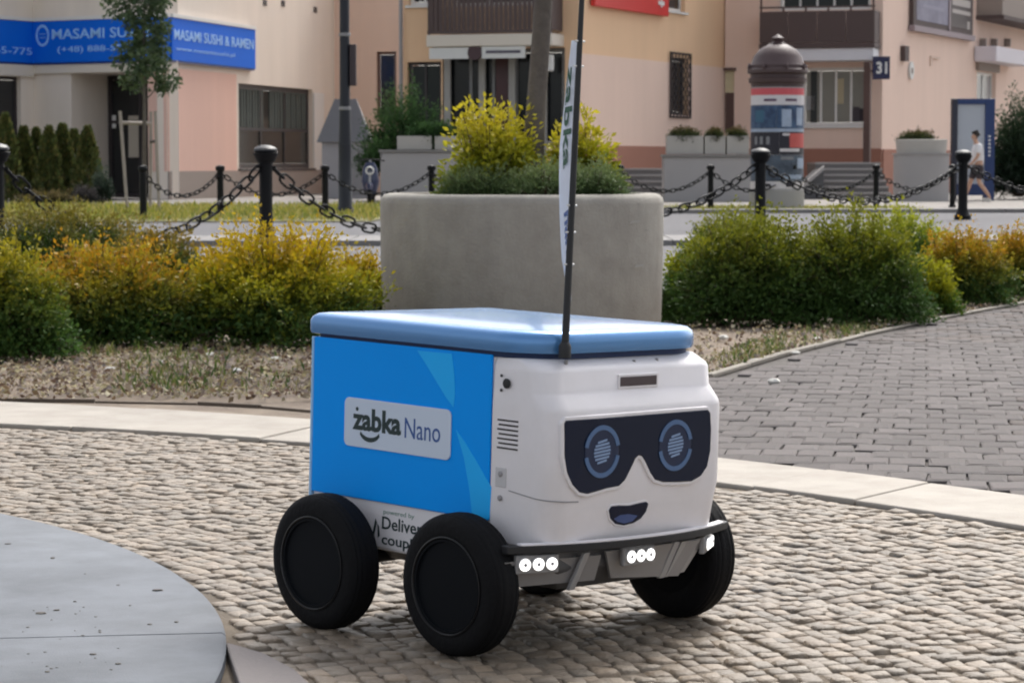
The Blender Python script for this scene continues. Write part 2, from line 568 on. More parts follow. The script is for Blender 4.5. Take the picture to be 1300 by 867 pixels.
# dark edging board between soil and the sand along the kerb on the left
lb = [gnd(px, py) for px, py in ((-120, 503), (0, 505), (120, 506.5), (250, 509), (330, 513), (400, 519), (470, 524))]
board = tag(MB().add([(q.x, q.y, -0.018) for q in lb] + [(q.x, q.y + 0.05, -0.018) for q in lb[::-1]], [tuple(range(2 * len(lb)))]).build('soil_edging', M_soil), kind='structure')
for a, b in zip(lb[:-1], lb[1:]):
    e = (b - a).normalized(); w = Vector((-e.y, e.x, 0))
    MB().obox(a, e, w, Vector((0, 0, 1)), (0.003, 0, -0.018), ((b - a).length - 0.003, 0.016, -0.002 + random.uniform(-.008, .006))).build(
        'edging_board', mat('old_board', (0.11, 0.085, 0.065), 0.9, var=0.3, scale=8, bump=0.4, bscale=60), board)
# flat triangular stone beside the disc
tri = [gnd(286, 826), gnd(335, 840), gnd(374, 861), gnd(420, 905), gnd(318, 930), gnd(304, 880)]
MB().prism([Vector((q.x, q.y, -0.006)) for q in tri], (0, 0, 0.026)).build('paving_slab', mat('pink_grey_slab', (0.17, 0.15, 0.145), 0.85, var=0.15, scale=6, bump=0.2, bscale=120), plaza, bevel=0.004)

# --- street, kerbs and grass behind the beds
M_road = mat('street_asphalt', (0.088, 0.086, 0.094), 0.85, var=0.12, scale=0.9, bump=0.2, bscale=80)
tag(MB().add([(-60, 20, -0.018), (60, 20, -0.018), (60, 59, -0.018), (-60, 43.5, -0.018)], [(0, 1, 2, 3)]).build('road', M_road), kind='structure')
M_far = mat('far_pavement', (0.23, 0.21, 0.19), 0.85, var=0.12, scale=1.2, bump=0.1)
tag(MB().add([(-60, 52, -0.012), (60, 60, -0.012), (60, 130, -0.012), (-60, 130, -0.012)], [(0, 1, 2, 3)]).build('far_pavement', M_far), kind='structure')
k1 = MB()
for i in range(-40, 44):
    x0, x1 = i * 1.0, i * 1.0 + 0.985
    yy = lambda x: 29.5 + (x + 60) * 5 / 120
    k1.add([(x0, yy(x0), -.02), (x1, yy(x1), -.02), (x1, yy(x1) + 2.3, -.02), (x0, yy(x0) + 2.3, -.02),
            (x0, yy(x0), .05), (x1, yy(x1), .05), (x1, yy(x1) + 2.3, .05), (x0, yy(x0) + 2.3, .05)],
           [(4,5,6,7),(0,1,5,4),(1,2,6,5),(2,3,7,6),(3,0,4,7)])
tag(k1.build('road_kerb', mat('kerb_concrete', (0.21, 0.20, 0.195), 0.85, var=0.1, scale=2)), kind='structure')
k2 = MB()
for i in range(-1, 60):
    x0, x1 = i * 1.0, i * 1.0 + 0.985
    yy = lambda x: 43.6 + (x + 60) * 15.5 / 120
    k2.add([(x0, yy(x0), -.02), (x1, yy(x1), -.02), (x1, yy(x1) + .9, -.02), (x0, yy(x0) + .9, -.02),
            (x0, yy(x0), .06), (x1, yy(x1), .06), (x1, yy(x1) + .9, .06), (x0, yy(x0) + .9, .06)],
           [(4,5,6,7),(0,1,5,4),(1,2,6,5),(2,3,7,6),(3,0,4,7)])
tag(k2.build('far_road_kerb', mat('kerb_concrete', (0.45, 0.42, 0.40))), kind='structure')
M_verge = mat('verge_soil', (0.16, 0.15, 0.06), 0.95, var=0.4, scale=3, bump=0.4, bscale=40)
tag(MB().add([(-30, 43.5, 0.0), (-2.4, 44.4, 0.0), (-1.6, 60, 0.0), (-30, 60, 0.0)], [(0, 1, 2, 3)]).build('verge_ground', M_verge), kind='structure')
tag(MB().add([(3.0, 52.5, 0.0), (9.6, 53.6, 0.0), (8.0, 58.5, 0.0), (3.0, 58.0, 0.0)], [(0, 1, 2, 3)]).build('verge_ground', M_verge), kind='structure')

# ------------------------------------------------------------------ the robot
LEAN = R(1.5)
YAW = R(44.0)
RO = Vector((0.1355, 5.553, 0.0))
eu = Vector((math.cos(YAW), math.sin(YAW), 0)); ev = Vector((-math.sin(YAW), math.cos(YAW), 0))
robot = thing('delivery_robot', RO, 'blue and white four-wheeled delivery robot with goggle face on the cobbles', 'robot', rotz=YAW)
ORG[robot.name] = Vector((0, 0, 0))
LEANM = Matrix.Rotation(YAW, 4, 'Z').inverted() @ Matrix.Rotation(LEAN, 4, 'Y') @ Matrix.Rotation(YAW, 4, 'Z')
def lean(o):
    o.rotation_euler = LEANM.to_euler(); return o
_Li = LEANM.to_3x3().inverted() @ Matrix.Rotation(-YAW, 3, 'Z')
def rl(px, py):
    return _Li @ (_C - RO), _Li @ ray(px, py)
def on_side(px, py, u=-0.268):
    P, d = rl(px, py); q = P + d * ((u - P.x) / d.x); return (q.y, q.z)
def on_front(px, py, v=-0.185):
    P, d = rl(px, py); q = P + d * ((v - P.y) / d.y); return (q.x, q.z)

M_blue = mat('robot_blue', (0.0, 0.315, 0.95), 0.45, var=0.05, scale=6, spec=0.12)
M_blue2 = mat('robot_light_blue', (0.015, 0.44, 0.98), 0.45, spec=0.2)
M_white = mat('robot_white', (0.80, 0.77, 0.79), 0.42, var=0.07, scale=7, coat=0.08, col2=(0.76, 0.73, 0.74))
M_lid = mat('robot_lid', (0.10, 0.27, 0.56), 0.24, metal=0.35, var=0.10, scale=3, coat=0.5)
M_dark = mat('robot_dark', (0.012, 0.012, 0.014), 0.55)
M_tyre = mat('tyre_rubber', (0.005, 0.005, 0.006), 0.75, spec=0.18, var=0.2, scale=30, bump=0.25, bscale=90)
M_rim = mat('rim_black', (0.003, 0.004, 0.006), 0.6, spec=0.12)
M_visor = mat('visor_black', (0.003, 0.008, 0.028), 0.20, spec=0.3)
M_eye = mat('eye_ring', (0.055, 0.105, 0.21), 0.5, emit=0.10)
M_eye2 = mat('eye_disc', (0.003, 0.014, 0.055), 0.4)
M_eye3 = mat('eye_pupil', (0.15, 0.215, 0.34), 0.4, emit=0.12)
M_alu = mat('grey_metal', (0.30, 0.295, 0.30), 0.5, metal=0.4, var=0.1, scale=8)
M_led = mat('led_light', (1.0, 0.98, 0.95), 0.4, emit=1.3)
M_ink = mat('dark_ink', (0.010, 0.030, 0.032), 0.5)
M_ink2 = mat('blue_ink', (0.03, 0.09, 0.30), 0.5)
M_badge = mat('badge_sky_tint', (0.58, 0.66, 0.78), 0.4)  # white badge; the sky's reflection is put into its blue-grey colour
M_paleblue = mat('pale_blue_edge', (0.30, 0.55, 0.85), 0.4)
mY = Vector((0, -1, 0)); pZ = Vector((0, 0, 1)); pX = Vector((1, 0, 0))

def plan(wd, vf, vb, rf, rb, n=9):
    """rounded outline, counter-clockwise from above: half width wd, front v=vf, back v=vb"""
    pts = []
    for cx, cy, r, a0 in ((wd - rb, vb - rb, rb, 0), (-wd + rb, vb - rb, rb, 90), (-wd + rf, vf + rf, rf, 180), (wd - rf, vf + rf, rf, 270)):
        for i in range(n + 1):
            a = R(a0 + 90 * i / n)
            pts.append((cx + r * math.cos(a), cy + r * math.sin(a)))
    return pts
def lofted(spec):
    return [[Vector((x, y, z)) for x, y in plan(wd, vf, vb, rf, rb)] for wd, vf, vb, rf, rb, z in spec]

body = lean(MB().box((-0.262, -0.004, 0.165), (0.262, 0.577, 0.618)).build('body', M_white, robot, bevel=0.008))
for s, nm in ((-1, 'side_panel'), (1, 'side_panel')):
    x0, x1 = sorted((s * 0.2615, s * 0.268))
    p = lean(MB().box((x0, 0.0, 0.270), (x1, 0.576, 0.616)).build(nm, M_blue, robot, bevel=0.003, label='bright blue side panel'))
    if s < 0: sidep = p
lean(MB().box((-0.255, 0.5765, 0.270), (0.255, 0.583, 0.616)).build('rear_panel', M_blue, robot, bevel=0.003))
lean(MB().box((-0.2675, 0.5765, 0.200), (-0.2565, 0.585, 0.616)).build('corner_trim', M_paleblue, robot, bevel=0.002))
# light blue sweeps across the panel
def side_decal(name, pix, m, parent, u=-0.268, th=0.0008):
    pts = [Vector((u, *on_side(px, py))) for px, py in pix]
    return MB().prism(pts, (-th, 0, 0)).build(name, m, parent)
side_decal('light_sweep', [(530, 445), (574, 449), (577, 475), (578, 500), (576, 517), (567, 505), (553, 482), (541, 462)], M_blue2, sidep)
side_decal('light_sweep', [(579, 545), (590, 560), (604, 583), (624, 618), (621.5, 659), (600, 655), (596, 620), (589, 580)], M_blue2, sidep)
# badge
bc = (0.290, 0.4375); bw, bh, br = 0.1725, 0.0535, 0.014
pts = []
for cx, cz, a0 in ((bw - br, bh - br, 0), (-bw + br, bh - br, 90), (-bw + br, -bh + br, 180), (bw - br, -bh + br, 270)):
    for i in range(6):
        a = R(a0 + 18 * i); pts.append(Vector((-0.2683, bc[0] + cx + br * math.cos(a), bc[1] + cz + br * math.sin(a))))
badge = lean(MB().prism(pts, (-0.003, 0, 0)).build('badge', M_badge, robot, bevel=0.001, label='pale rounded name badge on the blue side'))
uo = -0.2713
text('lettering', 'zabka', (uo, 0.434, 0.4215), mY, pZ, 0.160, 0.050, M_ink, badge, bold=0.035, depth=0.0006)
text('lettering', 'Nano', (uo, 0.262, 0.4185), mY, pZ, 0.113, 0.044, M_ink2, badge, bold=0.0, depth=0.0006)
MB().lathe([(0.0045, 0), (0.0045, -0.0006)], 12, (uo, 0.4195, 0.4675), axis='x').build('letter_dot', M_ink, badge)
sm = []
for i in range(13):
    a = R(205 + 130 * i / 12); sm.append((0.376 - 0.036 * math.cos(a), 0.424 + 0.026 * math.sin(a)))
inn = [(0.376 - (q[0] - 0.376) * -0.93, 0.004 + 0.424 + (q[1] - 0.424) * 0.76) for q in sm[::-1]]
MB().prism([Vector((uo, a, b)) for a, b in sm + inn], (-0.0006, 0, 0)).build('smile_mark', M_ink, badge)
# skirt lettering
sk = -0.2622
M_green = mat('small_green_print', (0.20, 0.30, 0.26), 0.6)
text('lettering', 'powered by', (sk, 0.335, 0.243), mY, pZ, 0.10, 0.013, M_green, body, depth=0.0006)
text('lettering', 'Delivery', (sk, 0.339, 0.204), mY, pZ, 0.150, 0.036, M_ink, body, bold=0.012, depth=0.0006)
text('lettering', 'couple', (sk, 0.339, 0.172), mY, pZ, 0.122, 0.030, M_ink, body, bold=0.012, depth=0.0006)
MB().prism([Vector((sk, 0.372, 0.190)), Vector((sk, 0.366, 0.190)), Vector((sk, 0.356, 0.224)), Vector((sk, 0.361, 0.232))], (-0.0006, 0, 0)).build('logo_stroke', M_ink, body)
MB().prism([Vector((sk, 0.354, 0.222)), Vector((sk, 0.349, 0.216)), Vector((sk, 0.346, 0.196)), Vector((sk, 0.352, 0.192))], (-0.0006, 0, 0)).build('logo_stroke', M_ink, body)

# lid
lean(MB().loft(lofted([(0.262, -0.122, 0.575, 0.11, 0.02, 0.612), (0.262, -0.122, 0.575, 0.11, 0.02, 0.6235)])).build('gap_strip', mat('gap_strip_navy', (0.004, 0.02, 0.08), 0.6), robot, smooth=True))  # dark blue strip drawn as the gap line beneath the lid
lid = lean(MB().loft(lofted([(0.264, -0.124, 0.579, 0.11, 0.012, 0.6225), (0.272, -0.133, 0.589, 0.115, 0.014, 0.6245), (0.2745, -0.136, 0.592, 0.118, 0.016, 0.632),
    (0.2745, -0.136, 0.592, 0.118, 0.016, 0.652), (0.271, -0.132, 0.588, 0.115, 0.016, 0.661), (0.262, -0.123, 0.579, 0.108, 0.016, 0.668),
    (0.246, -0.108, 0.562, 0.10, 0.016, 0.6705), (0.10, 0.05, 0.40, 0.05, 0.016, 0.674)])).build('lid', M_lid, robot, smooth=True))
# white front shell
FV = -0.185
prof = [(0.262, -0.150, 0.226, .06), (0.266, -0.166, 0.230, .06), (0.267, -0.171, 0.245, .06), (0.268, -0.178, 0.30, .055), (0.268, FV, 0.34, .05), (0.268, FV, 0.505, .05),
        (0.2675, FV + 0.004, 0.517, .05), (0.266, -0.160, 0.541, .05), (0.265, -0.155, 0.548, .05), (0.264, -0.152, 0.586, .05), (0.263, -0.146, 0.594, .05),
        (0.258, -0.118, 0.612, .06), (0.250, -0.10, 0.6135, .06)]
shell = lean(MB().loft(lofted([(w, v, -0.0045, r, 0.002, z) for w, v, z, r in prof])).build('front_shell', M_white, robot, smooth=True, label='white moulded front shell with a stepped brow'))
def shell_v(u, z, off=0.0):
    zz = [q[2] for q in prof]
    v = float(np.interp(z, zz, [q[1] for q in prof])); r = 0.05; w = 0.268
    a = max(0.0, abs(u) - (w - r))
    return v + (r - math.sqrt(max(r * r - a * a, 1e-6))) - off
# vents: seven louvre slots with a lip each
for k in range(7):
    z = 0.4245 + k * 0.0096
    vt = lean(MB().box((-0.2690, -0.083, z), (-0.2675, -0.022 - 0.004 * (k % 2), z + 0.0036)).build('vent_slot', M_dark, robot))
    MB().box((-0.2700, -0.083, z + 0.0037), (-0.2675, -0.022, z + 0.0056)).build('louvre', M_white, vt)
lean(MB().lathe([(0.0105, -0.268), (0.0105, -0.2702), (0.008, -0.2712), (0.0, -0.2712)], 20, (0, -0.0465, 0.560), axis='x').build('side_camera', M_dark, robot, smooth=True))
for dv, dz in ((-0.030, 0.575), (-0.030, 0.545)):
    lean(MB().lathe([(0.0032, -0.2675), (0.0032, -0.2692), (0, -0.2692)], 10, (0, dv, dz), axis='x').build('screw', M_dark, robot))
lean(MB().box((-0.2696, -0.052, 0.345), (-0.2676, -0.020, 0.385)).build('switch_plate', mat('shell_grey', (0.55, 0.54, 0.55), 0.5), robot, bevel=0.002))
for z in (0.372, 0.322):
    lean(MB().lathe([(0.006, -0.2690), (0.006, -0.2715), (0.004, -0.2735), (0, -0.2735)], 14, (0, -0.036, z), axis='x').build('button', mat('button_grey', (0.30, 0.29, 0.30), 0.5), robot, smooth=True))
# seam in the cheek
sp = []
for t in np.linspace(0, 1, 22):
    z = 0.340 - 0.016 * math.sin(t * 1.3)
    if t < 0.42: sp.append(Vector((-0.2683, -0.06 - t / 0.42 * 0.075, z)))
    else:
        a = (t - 0.42) / 0.58
        if a < 0.6:
            an = R(180 + 90 * a / 0.6); sp.append(Vector((-0.218 + 0.0503 * math.cos(an), -0.135 + 0.0503 * math.sin(an), z)))
        else: sp.append(Vector((-0.218 + 0.03 * (a - 0.6) / 0.4, shell_v(-0.21, z, 0.0002), z)))
lean(MB().tube(sp, 0.0012, 6).build('seam', mat('seam_shadow', (0.25, 0.24, 0.25), 0.7), robot))

# goggles
gpix = [(718, 538), (720, 534), (760, 531), (810, 527), (860, 523), (899, 520), (902, 524), (903, 545), (902, 572), (898, 592), (890, 604), (878, 611), (860, 612), (842, 612), (832, 609), (826, 600), (819, 585),
        (815, 579), (811, 578), (807, 582), (801, 595), (794, 609), (786, 617), (770, 620), (757, 624), (746, 627), (736, 625), (727, 615), (721, 600), (718, 580)]
def front_poly(pix, off):
    out = []
    for px, py in pix:
        u, z = on_front(px, py, FV - 0.006)
        out.append(Vector((u, shell_v(u, z) if abs(u) < 0.2 else shell_v(u, 0.4), z)) + Vector((0, -off, 0)))
    return out
def grow(P, k):
    c = sum(P, Vector()) / len(P); out = []
    n = len(P)
    for i in range(n):
        t = (P[(i+1) % n] - P[i-1]).normalized(); nn = Vector((t.z, 0, -t.x))
        out.append(P[i] + nn * k)
    return out
def area_sign(P): return sum(P[i-1].x * P[i].z - P[i].x * P[i-1].z for i in range(len(P)))
G = front_poly(gpix, 0.0)
sg = 1 if area_sign(G) > 0 else -1
rimP = grow(G, 0.0075 * sg)
lean(MB().prism([q + Vector((0, 0.012, 0)) for q in rimP], (0, -0.017, 0)).build('goggle_frame', M_white, robot, bevel=0.003))
gog = lean(MB().prism([q + Vector((0, 0.010, 0)) for q in G], (0, -0.0165, 0)).build('goggle_visor', M_visor, robot, bevel=0.002, label='glossy dark visor with two round blue eyes'))
GV = FV - 0.0066
def ringpoly(cu, cz, ru, rz, wd, a0, a1, n=26):
    o = []; i_ = []
    for k in range(n + 1):
        a = R(a0 + (a1 - a0) * k / n)
        o.append((cu + ru * math.cos(a), cz + rz * math.sin(a))); i_.append((cu + (ru - wd) * math.cos(a), cz + (rz - wd) * math.sin(a)))
    return o, i_
def eye(px, py):
    u, z = on_front(px, py, GV)
    ru, rz = 0.0525, 0.0545
    MB().prism([Vector((u + 0.050 * math.cos(R(a)), GV, z + 0.052 * math.sin(R(a)))) for a in range(0, 360, 10)], (0, -0.0008, 0)).build('iris', M_eye2, gog)
    for a0, a1 in ((12, 168), (192, 348)):
        o, i_ = ringpoly(u, z, ru, rz, 0.0100, a0, a1)
        m = MB()
        for k in range(len(o) - 1):
            m.prism([Vector((q[0], GV - 0.0009, q[1])) for q in (o[k], o[k+1], i_[k+1], i_[k])], (0, -0.0012, 0))
        m.build('eye_ring', M_eye, gog)
    m = MB()
    for k in range(7):
        zz = -0.021 + k * 0.007; hw = math.sqrt(max(0.024 ** 2 - (zz * 0.95) ** 2, 1e-6))
        m.prism([Vector((u + s * hw, GV - 0.0009, z + zz + dz + s * 0.0025)) for s, dz in ((-1, -.0022), (1, -.0022), (1, .0022), (-1, .0022))], (0, -0.0012, 0))
    m.build('pupil', M_eye3, gog)
eye(764, 573); eye(857, 565)
# mouth
mp = front_poly([(777, 648), (780, 643), (790, 642), (803, 642), (815, 639), (824, 637), (827, 640), (825, 650), (819, 659), (810, 665), (798, 668), (787, 666), (780, 659)], 0.0)
for q in mp: q.y = shell_v(q.x, q.z)
ms_ = 1 if area_sign(mp) > 0 else -1
lean(MB().prism([q + Vector((0, 0.012, 0)) for q in grow(mp, 0.004 * ms_)], (0, -0.015, 0)).build('mouth_rim', M_white, robot, bevel=0.002))
mouth = lean(MB().prism([q + Vector((0, 0.010, 0)) for q in mp], (0, -0.0145, 0)).build('mouth', M_visor, robot, bevel=0.0015))
tp = front_poly([(784, 659), (792, 654), (803, 653), (814, 655), (808, 662), (798, 665), (789, 663)], 0.0)
for q in tp: q.y = shell_v(q.x, q.z) - 0.0046
MB().prism(tp, (0, -0.0008, 0)).build('tongue', mat('tongue_blue', (0.05, 0.085, 0.22), 0.4), mouth)
# sensor slot in the brow
u0, z0 = on_front(785, 492, -0.153); u1, z1 = on_front(832, 475, -0.153)
slot = lean(MB().box((u0 - 0.004, -0.1575, z0 - 0.003), (u1 + 0.006, -0.150, z1 + 0.004)).build('sensor_frame', M_white, robot, bevel=0.002))
MB().box((u0, -0.1585, z0 + 0.002), (u1, -0.152, z1 - 0.001)).build('sensor_window', mat('sensor_brown', (0.075, 0.055, 0.058), 0.3), slot, bevel=0.002)
for px, py in ((720, 459), (806, 459), (835, 457)):
    u, z = on_front(px, py, -0.135)
    lean(MB().lathe([(0.004, z - 0.006), (0.004, z + 0.003), (0, z + 0.004)], 10, (u, -0.132, 0)).build('bolt', M_alu, robot))
# bumper bar, swept back at its ends
bp = []
for t in np.linspace(-1, 1, 25):
    u = 0.337 * t; bp.append((u, -0.205 + 0.072 * abs(t) ** 2.2))
loops = [[Vector((u, v, 0.222)), Vector((u, v, 0.238)), Vector((u, v + 0.020, 0.239)), Vector((u, v + 0.020, 0.221))] for u, v in bp]
lean(MB().loft(loops).build('bumper', M_dark, robot, bevel=0.002))
loops = [[Vector((u, v + 0.001, 0.2385)), Vector((u, v + 0.001, 0.2405)), Vector((u, v + 0.016, 0.2425)), Vector((u, v + 0.016, 0.2385))] for u, v in bp[1:-1]]
lean(MB().loft(loops).build('bumper_lip', M_white, robot))
# light bar and chassis
def lights(c, d, n, gap):
    d = Vector((d[0], d[1], 0)).normalized(); nrm = Vector((d.y, -d.x, 0)); c = Vector(c)
    half = gap * (n - 1) / 2 + 0.019
    pl = lean(MB().obox(c, d, -nrm, pZ, (-half, 0.0, -0.020), (half, 0.012, 0.019)).build('light_plate', M_alu, robot, bevel=0.003))
    for k in range(n):
        q = c + d * (gap * (k - (n - 1) / 2))
        prof_ = [(0.0145, 0), (0.0145, 0.004), (0.0118, 0.005)]
        m = MB(); seg = 18
        ring = []
        for r, h in prof_:
            ring.append([q + nrm * h + d * (r * math.cos(2 * math.pi * i / seg)) + pZ * (r * math.sin(2 * math.pi * i / seg)) for i in range(seg)])
        m.loft(ring)
        lm = m.build('lamp', mat('lamp_bezel', (0.5, 0.5, 0.5), 0.4), pl, smooth=True)
        m = MB()
        m.loft([[q + nrm * 0.0042 + d * (r * math.cos(2 * math.pi * i / seg)) + pZ * (r * math.sin(2 * math.pi * i / seg)) for i in range(seg)] for r in (0.0125, 0.0125)][:1] +
               [[q + nrm * 0.0062 + d * (0.0122 * math.cos(2 * math.pi * i / seg)) + pZ * (0.0122 * math.sin(2 * math.pi * i / seg)) for i in range(seg)]])
        m.build('lamp_lens', M_led, pl)
        m = MB()
        m.loft([[q + nrm * h + d * (0.0042 * math.cos(2 * math.pi * i / 10)) + pZ * (0.0042 * math.sin(2 * math.pi * i / 10)) for i in range(10)] for h in (0.006, 0.0072)])
        m.build('lamp_core', mat('lamp_core', (0.35, 0.35, 0.37), 0.4), pl)
lights((-0.268, -0.150, 0.199), (1, -0.30), 3, 0.031)
lights((-0.005, -0.188, 0.199), (1, 0.0), 3, 0.029)
lights((0.258, -0.146, 0.199), (1, 0.62), 3, 0.027)
ch = MB()
ch.loft([[Vector((-0.215, -0.15, z0)), Vector((0.215, -0.15, z0)), Vector((0.215, 0.55, z0)), Vector((-0.215, 0.55, z0))] for z0 in (0.225, 0.18)] +
        [[Vector((-0.16, -0.10, 0.128)), Vector((0.16, -0.10, 0.128)), Vector((0.16, 0.52, 0.128)), Vector((-0.16, 0.52, 0.128))]])
lean(ch.build('chassis', mat('chassis_grey', (0.11, 0.11, 0.115), 0.55, metal=0.3, var=0.15, scale=9), robot, bevel=0.006))
M_brkt = mat('bracket_grey', (0.36, 0.355, 0.36), 0.5, metal=0.3)
for u in (-0.150, 0.125):
    lean(MB().prism([Vector((u - .007, -0.176, 0.215)), Vector((u + .010, -0.176, 0.215)), Vector((u - .008, -0.150, 0.135)), Vector((u - .025, -0.150, 0.135))], (0, 0.010, 0)).build('bracket', M_brkt, robot, bevel=0.002))
lean(MB().prism([Vector((-0.34, -0.128, 0.205)), Vector((-0.10, -0.168, 0.205)), Vector((-0.10, -0.150, 0.150)), Vector((-0.33, -0.112, 0.150))], (0.003, 0.006, 0)).build('front_plate', M_alu, robot))
lean(MB().prism([Vector((-0.09, -0.172, 0.212)), Vector((0.20, -0.172, 0.212)), Vector((0.16, -0.150, 0.135)), Vector((-0.05, -0.150, 0.150))], (0, 0.006, 0)).build('front_plate', M_alu, robot))
lean(MB().prism([Vector((0.14, -0.176, 0.214)), Vector((0.235, -0.160, 0.214)), Vector((0.19, -0.14, 0.140)), Vector((0.12, -0.15, 0.136))], (0, 0.006, 0)).build('front_plate', M_brkt, robot))
for v in (0.004, 0.437):
    MB().tube([(-0.30, v, 0.148), (0.30, v, 0.148)], 0.018, 12).build('axle', M_dark, robot)
# wheels
TR, TW = 0.149, 0.082
tyre_prof = []
for i in range(33):
    a = R(-100 + 200 * i / 32)
    hx = math.copysign(abs(math.sin(a)) ** 0.75, math.sin(a)) * TW / 2
    rr_ = TR - 0.040 + 0.040 * max(math.cos(a), -0.35) ** (1) if math.cos(a) > 0 else TR - 0.040 + 0.040 * math.cos(a)
    rr_ = TR - 0.036 * (1 - max(math.cos(a), -0.2)) ** 1.35
    tyre_prof.append((rr_ - (0.0022 if i in (10, 13, 16, 19, 22) else 0.0), hx))
def make_wheel(u, v, out):
    c = (u, v, TR)
    w = MB().lathe([(0.088, -TW / 2 + 0.008)] + tyre_prof + [(0.088, TW / 2 - 0.008)], 64, (0, 0, 0), axis='x').build('wheel', M_tyre, robot, smooth=True)
    w.location = c
    h = MB()
    s = out
    h.lathe([(0.099, s * 0.036), (0.097, s * 0.041), (0.092, s * 0.041), (0.086, s * 0.022), (0.078, s * 0.008), (0.045, s * 0.004), (0.030, s * 0.010), (0.016, s * 0.014), (0.0, s * 0.014)], 48, axis='x')
    h.lathe([(0.09, -s * 0.034), (0.05, -s * 0.03), (0.0, -s * 0.03)], 32, axis='x')
    h.build('rim', M_rim, w, smooth=True, local=True)
    MB().lathe([(0.0075, s * 0.0145), (0.0075, s * 0.018), (0.004, s * 0.0205), (0.0, s * 0.0205)], 6, axis='x').build('hub_bolt', M_alu, w, local=True)
    rg = MB(); n = 64; prof_ = []
    rg.lathe([(0.1010, s * 0.0355), (0.1035, s * 0.0425), (0.1005, s * 0.0435), (0.0985, s * 0.0415), (0.0985, s * 0.0355)], n, axis='x')
    rg.build('rim_ring', mat('rim_ring', (0.007, 0.007, 0.008), 0.35, spec=0.3), w, smooth=True, local=True)
    return w
ROT = {}
for u, v, s in ((-0.333, 0.004, -1), (0.333, 0.004, 1), (-0.333, 0.437, -1), (0.333, 0.437, 1)):
    make_wheel(u, v, s)
# flag on a thin black pole
P, d = rl(717, 447); q0 = P + d * ((-0.146 - P.y) / d.y)
P, d = rl(739, -6);  q1 = P + d * ((-0.110 - P.y) / d.y)
pdv = q1 - q0
pole_pts = [q0 + pdv * t for t in (-0.015, 0.0, 0.35, 0.7, 1.0, 1.35)]
pole = lean(MB().tube(pole_pts, [0.0085, 0.008, 0.007, 0.0065, 0.0055, 0.003], 12).build('flag_pole', M_dark, robot, smooth=True))
lean(MB().lathe([(0.013, q0.z - 0.012), (0.013, q0.z + 0.012), (0.009, q0.z + 0.020)], 16, (q0.x, q0.y, 0)).build('pole_socket', M_dark, robot, smooth=True))
fd = (_Li @ Vector((-0.235, 0.972, 0))).normalized()
fv = []; NF = 30
def fpoint(t, c):
    # feather shape: chord by height
    w = 0.100 * math.sin(math.pi * min(1, (t * 0.86 + 0.04))) ** 0.7 * (1 - 0.5 * max(0, t - 0.6) / 0.4)
    if t < 0.16: w *= 0.25 + 0.75 * (t / 0.16)
    sid = fd.cross(pdv.normalized())
    return q0 + pdv * (0.172 + 0.70 * t) + fd * (0.008 + w * c) + sid * (0.012 * math.sin(c * 2.6) * math.sin(2 + 3 * t)) - pZ * (0.03 * c * (1 - t))
mbf = MB(); NC = 8
for i in range(NF + 1):
    for j in range(NC + 1): mbf.v.append(tuple(fpoint(i / NF, j / NC)))
for i in range(NF):
    for j in range(NC):
        a = i * (NC + 1) + j; mbf.f.append((a, a + 1, a + NC + 2, a + NC + 1))
flag = lean(mbf.build('flag', mat('flag_cloth', (0.72, 0.75, 0.82), 0.7, trans=0.25), robot, smooth=True, label='tall white feather flag on a black pole'))
so = flag.modifiers.new('thick', 'SOLIDIFY'); so.thickness = 0.0012; so.offset = 0
# vertical lettering on both sides of the cloth, mapped onto its curve
def flag_text(body, t0, t1, c0, c1, m, side):
    cu = bpy.data.curves.new('t', 'FONT'); cu.body = body; cu.resolution_u = 2; cu.offset = 0.02
    ob = bpy.data.objects.new('t', cu); COL.objects.link(ob)
    me0 = ob.evaluated_get(bpy.context.evaluated_depsgraph_get()).to_mesh()
    vs = [v.co.copy() for v in me0.vertices]; fs = [tuple(p.vertices) for p in me0.polygons]
    ob.to_mesh_clear(); bpy.data.objects.remove(ob); bpy.data.curves.remove(cu)
    x0 = min(v.x for v in vs); x1 = max(v.x for v in vs); y0 = min(v.y for v in vs); y1 = max(v.y for v in vs)
    sid = fd.cross(pdv.normalized()) * (0.0022 * side)
    mb = MB()
    out = []
    for v in vs:
        a = (v.x - x0) / (x1 - x0); b = (v.y - y0) / (y1 - y0)
        t = t0 + (t1 - t0) * a; c = c0 + (c1 - c0) * (b if side > 0 else 1 - b)
        out.append(fpoint(t, c) + sid)
    par = list(range(len(vs)))
    def fnd(i):
        while par[i] != i: i = par[i]
        return i
    for f in fs:
        for k in f[1:]: par[fnd(k)] = fnd(f[0])
    for rt_ in sorted({fnd(f[0]) for f in fs}):
        ff = [f for f in fs if fnd(f[0]) == rt_]; ids = sorted({i for f in ff for i in f}); mp2 = {i: k for k, i in enumerate(ids)}
        MB().add([out[i] for i in ids], [tuple(mp2[i] for i in f) for f in ff]).build('letter', m, flag)
for sd in (1, -1):
    flag_text('zabka', 0.90, 0.50, 0.12, 0.55, mat('flag_green', (0.02, 0.09, 0.05), 0.6), sd)
    flag_text('nano', 0.33, 0.10, 0.15, 0.62, M_ink2, sd)
for t in (0.245, 0.335, 0.41, 0.80, 0.87):
    q = q0 + pdv * t
    lean(MB().tube([q - Vector((0.014, 0, 0)), q + Vector((0.016, 0.002, 0))], 0.0022, 6).build('flag_clip', mat('clip_white', (0.7, 0.7, 0.7), 0.4), robot))

